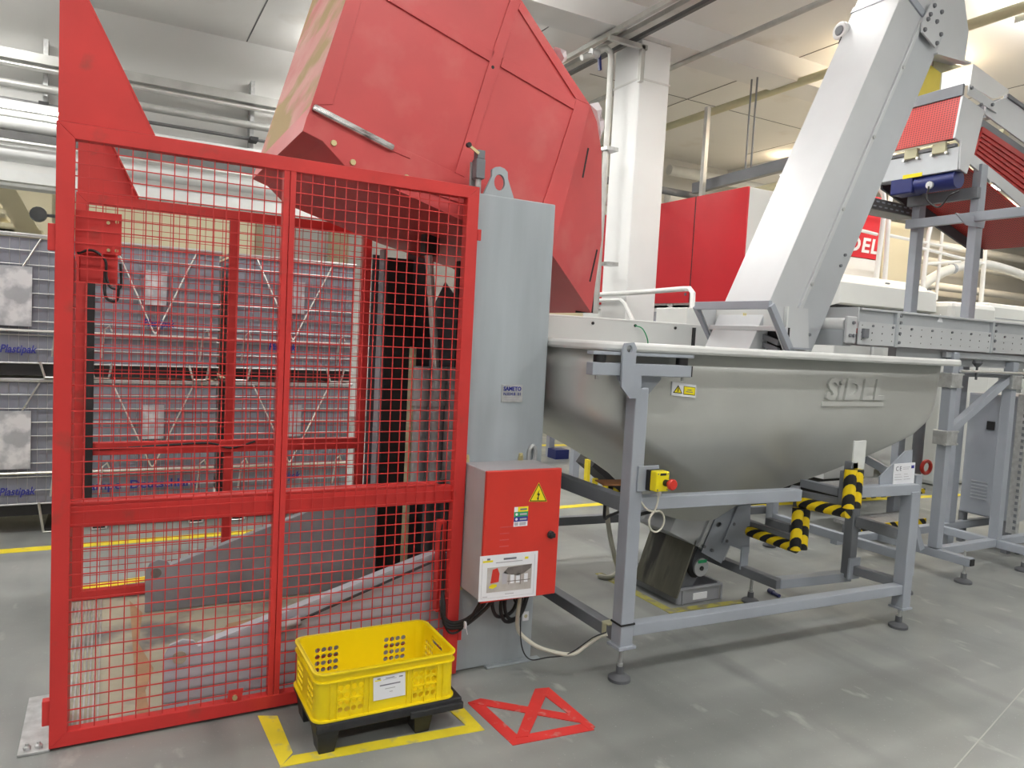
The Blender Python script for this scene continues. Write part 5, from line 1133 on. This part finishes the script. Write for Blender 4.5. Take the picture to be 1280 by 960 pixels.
# white guard rails on top of the machine
def rail_hoop(label, pts, r=.022, extra=()):
    pp_ = [Vector(p) for p in pts]; t = thing('guard_rail', label, 'railing', pp_[0])
    part(t, 'hoop', MB().tube(pp_, r, 10), M['white'], smooth=True)
    for e in extra: part(t, 'bar', MB().tube([Vector(p) for p in e], r*.7, 8), M['white'], smooth=True)
y = 6.0
a = lambda px, py, yy=y: onY(px, py, yy)
rail_hoop('white guard rail hoop right beside the elevator', [a(1094, 360), a(1106, 258), a(1104, 242), a(1098, 234), a(1088, 231)], .03)
rail_hoop('white guard rail hoop behind the blue motor', [a(1105, 365), a(1112, 255), a(1114, 243), a(1122, 238), a(1150, 246), a(1170, 252)], .03, ([a(1072, 287), a(1096, 293)], [a(1110, 294), a(1200, 312)]))
rail_hoop('white guard rail hoop between the two conveyor legs', [a(1152, 372), a(1160, 298), a(1164, 281), a(1172, 275), a(1190, 272)], .03, ([a(1156, 330), a(1200, 327)], [a(1180, 270), a(1170, 375)]))
rail_hoop('white guard rail post behind the right conveyor leg', [a(1226, 380), a(1234, 280)], .03, ([a(1150, 310), a(1232, 330)],))
t = thing('pipe', 'white arched pipe behind the conveyor legs', 'pipe', tuple(onY(1230, 330, 6.6)))
part(t, 'arch', MB().tube(bez([onY(*p, 6.6) for p in ((1150, 360), (1165, 348), (1190, 336), (1225, 330), (1255, 336), (1285, 347), (1320, 365))], 5), .07, 12), M['pipe_white'], smooth=True)
part(t, 'clamp', MB().lathe(tuple(onY(1190, 336, 6.6)), [(.08, -.03), (.08, .03)], 12, 'x'), M['stand'])
hy = thing('guard_rail', 'low light railing in front of the pillar, behind the hopper', 'railing', (5, 6.2, 1.5))
part(hy, 'rail', MB().tube(bez([onX(735, 369, 5.2), onX(790, 366, 5.2), onX(855, 361, 5.2)], 5)+[onX(862, 361, 5.2), onX(866, 366, 5.2), onX(864, 415, 5.2)], .028, 10), M['pipe_white'], smooth=True)
part(hy, 'inner_hoop', MB().tube([onX(735, 376, 5.15), onX(776, 375, 5.15), onX(781, 380, 5.15), onX(800, 420, 5.15)], .024, 8), M['pipe_white'], smooth=True)

# ================================================================== SERVICES ON THE RIGHT
ctr = thing('cable_tray', 'long cable tray under the ceiling running over the white pillar', 'cable tray', (5.0, 6, 4.95))
for dx, dz, w_ in ((-.16, .0, .05), (-.02, -.02, .09), (.14, .0, .05)):
    part(ctr, 'profile', MB().box(5.0+dx-w_/2, 5.0+dx+w_/2, 1.0, 10.7, 4.93+dz, 4.985+dz), M['pipe_dark' if dx == .14 else 'pipe'])
part(ctr, 'bracket', MB().box(4.78, 5.30, 6.93, 6.98, 4.86, 4.91), M['pipe']); part(ctr, 'bracket_arm', MB().box(5.22, 5.27, 6.93, 6.98, 4.50, 4.90), M['pipe'])
cp = thing('pipe', 'thin vertical pipe with blue valve left of the white pillar', 'pipe', (5.0, 7.05, 0))
va = lambda px, py: onY(px, py, 7.1)
part(cp, 'riser', MB().tube([va(744, 392), va(757, 200), va(764, 75), va(763, 65), va(757, 60), va(750, 62), va(740, 70), va(727, 72)], .035, 10), M['pipe'], smooth=True)
part(cp, 'valve_handle', MB().beam(va(749, 70), va(750, 88), .03, .03), M['blue']); part(cp, 'valve_body', MB().lathe(tuple(va(743, 67)), [(.05, -.05), (.05, .05)], 10, 'x'), M['zinc'], smooth=True)
for py in (187, 330): part(cp, 'pipe_clamp', MB().box(va(759, py).x-.06, va(759, py).x+.10, 7.02, 7.16, va(759, py).z-.02, va(759, py).z+.02), M['zinc'])
def run_y(name, label, x, z, r, mt, y0=-1, y1=11.9, cat='pipe'):
    return solo(name, MB().cyl((x, y0, z), (x, y1, z), r, 10), M[mt], label, cat, org=(x, y0, z), smooth=True)
run_y('pipe', 'dark thin pipe under the ceiling right of the pillar', 6.09, 4.98, .032, 'pipe')
run_y('pipe', 'cream pipe under the ceiling behind the elevator', 7.75, 5.0, .055, 'olive', y1=11.8)
gb = thing('support_beam', 'grey steel beam hung from the ceiling above the red panels', 'beam', (7.2, 8, 3.9))
b0, b1 = onX(985, 205, 7.2), onX(868, 236, 7.2)
part(gb, 'beam', MB().beam(b0+(b0-b1)*1.5, b1, .09, .14), M['stand_dark'])
part(gb, 'lower_pipe', MB().tube([b0+(b0-b1)*1.5+Vector((.1, 0, -.22)), b1+Vector((.1, 0, -.2))], .05, 8), M['olive'], smooth=True)
for px, py in ((931, 220), (938, 218)): p = onX(px, py, 7.2); part(gb, 'hanger', MB().cyl(p, (p.x, p.y, CEIL), .012, 6), M['stand_dark'])
p = onX(878, 236, 7.0); part(gb, 'post', MB().box(p.x-.03, p.x+.03, p.y-.03, p.y+.03, p.z-.25, 4.75), M['pipe'])
p = onX(868, 236, 7.2); part(gb, 'cross_pipe', MB().cyl((p.x-2.2, p.y+.15, p.z-.06), (p.x+.6, p.y+.15, p.z-.06), .05, 10), M['stand_dark'], smooth=True)
part(gb, 'cross_pipe', MB().cyl((p.x-2.2, p.y+.2, p.z-.30), (p.x+.2, p.y+.2, p.z-.30), .08, 10), M['pipe_white'], smooth=True)
for k, (px, col) in enumerate(((300, 'pipe_white'), (325, 'white'), (345, 'pipe_white'), (372, 'white'))):
    p = onY(1280, px, 11.5); solo('pipe', MB().cyl((9.5, 11.5, p.z), (25.9, 11.5, p.z), .10, 10), M[col], ['topmost', 'second', 'third', 'lowest'][k]+' white pipe along the far wall at the right edge', 'pipe', org=(9.5, 11.5, p.z), smooth=True)
# far small equipment under the hopper, left
fm = thing('far_conveyor', 'far black conveyor base with yellow feet seen under the tub', 'conveyor', (5.5, 6.3, 0))
pa_, pb_ = onZ(748, 600, .12), onZ(785, 618, .12)
part(fm, 'base', MB().beam(onY(735, 572, 6.2), onY(800, 618, 6.2)+Vector((0, 0, -.1)), .3, .16), M['black_steel'])
for px, py in ((734, 594), (744, 598), (757, 604), (770, 610)): p = onY(px, py, 6.1); part(fm, 'foot', MB().lathe((p.x, 6.1, 0), [(.03, 0), (.03, max(.05, p.z))], 10), M['yellow_tape'])
part(fm, 'guard', MB().box(onY(733, 580, 6.05).x-.015, onY(733, 580, 6.05).x+.015, 6.0, 6.06, .0, onY(733, 574, 6.05).z), M['yellow_tape'])
ftb = thing('far_table', 'far steel table legs on the floor seen under the tub', 'table', (5.2, 7.6, 0))
for px, py, s in ((717, 596, .9), (687, 570, .9)): p = onZ(px, py); part(ftb, 'leg', MB().box(p.x-.04, p.x+.04, p.y-.04, p.y+.04, 0, s), M['stand'])
p = onZ(700, 580); part(ftb, 'top', MB().box(p.x-.9, p.x-.05, p.y-.2, p.y+.5, .80, .86), M['stand_dark']); part(ftb, 'blue_box', MB().box(p.x+.12, p.x+.32, p.y+.3, p.y+.5, 0.0, .12), M['blue'])
solo('cardboard_piece', MB().prism([(2.12, 2.9), (2.30, 2.86), (2.34, 2.98), (2.15, 3.02)], 'z', .846, .852), M['rust'], 'brown cardboard piece lying on the rail under the tub', 'cardboard', org=(2.2, 2.95, .85))
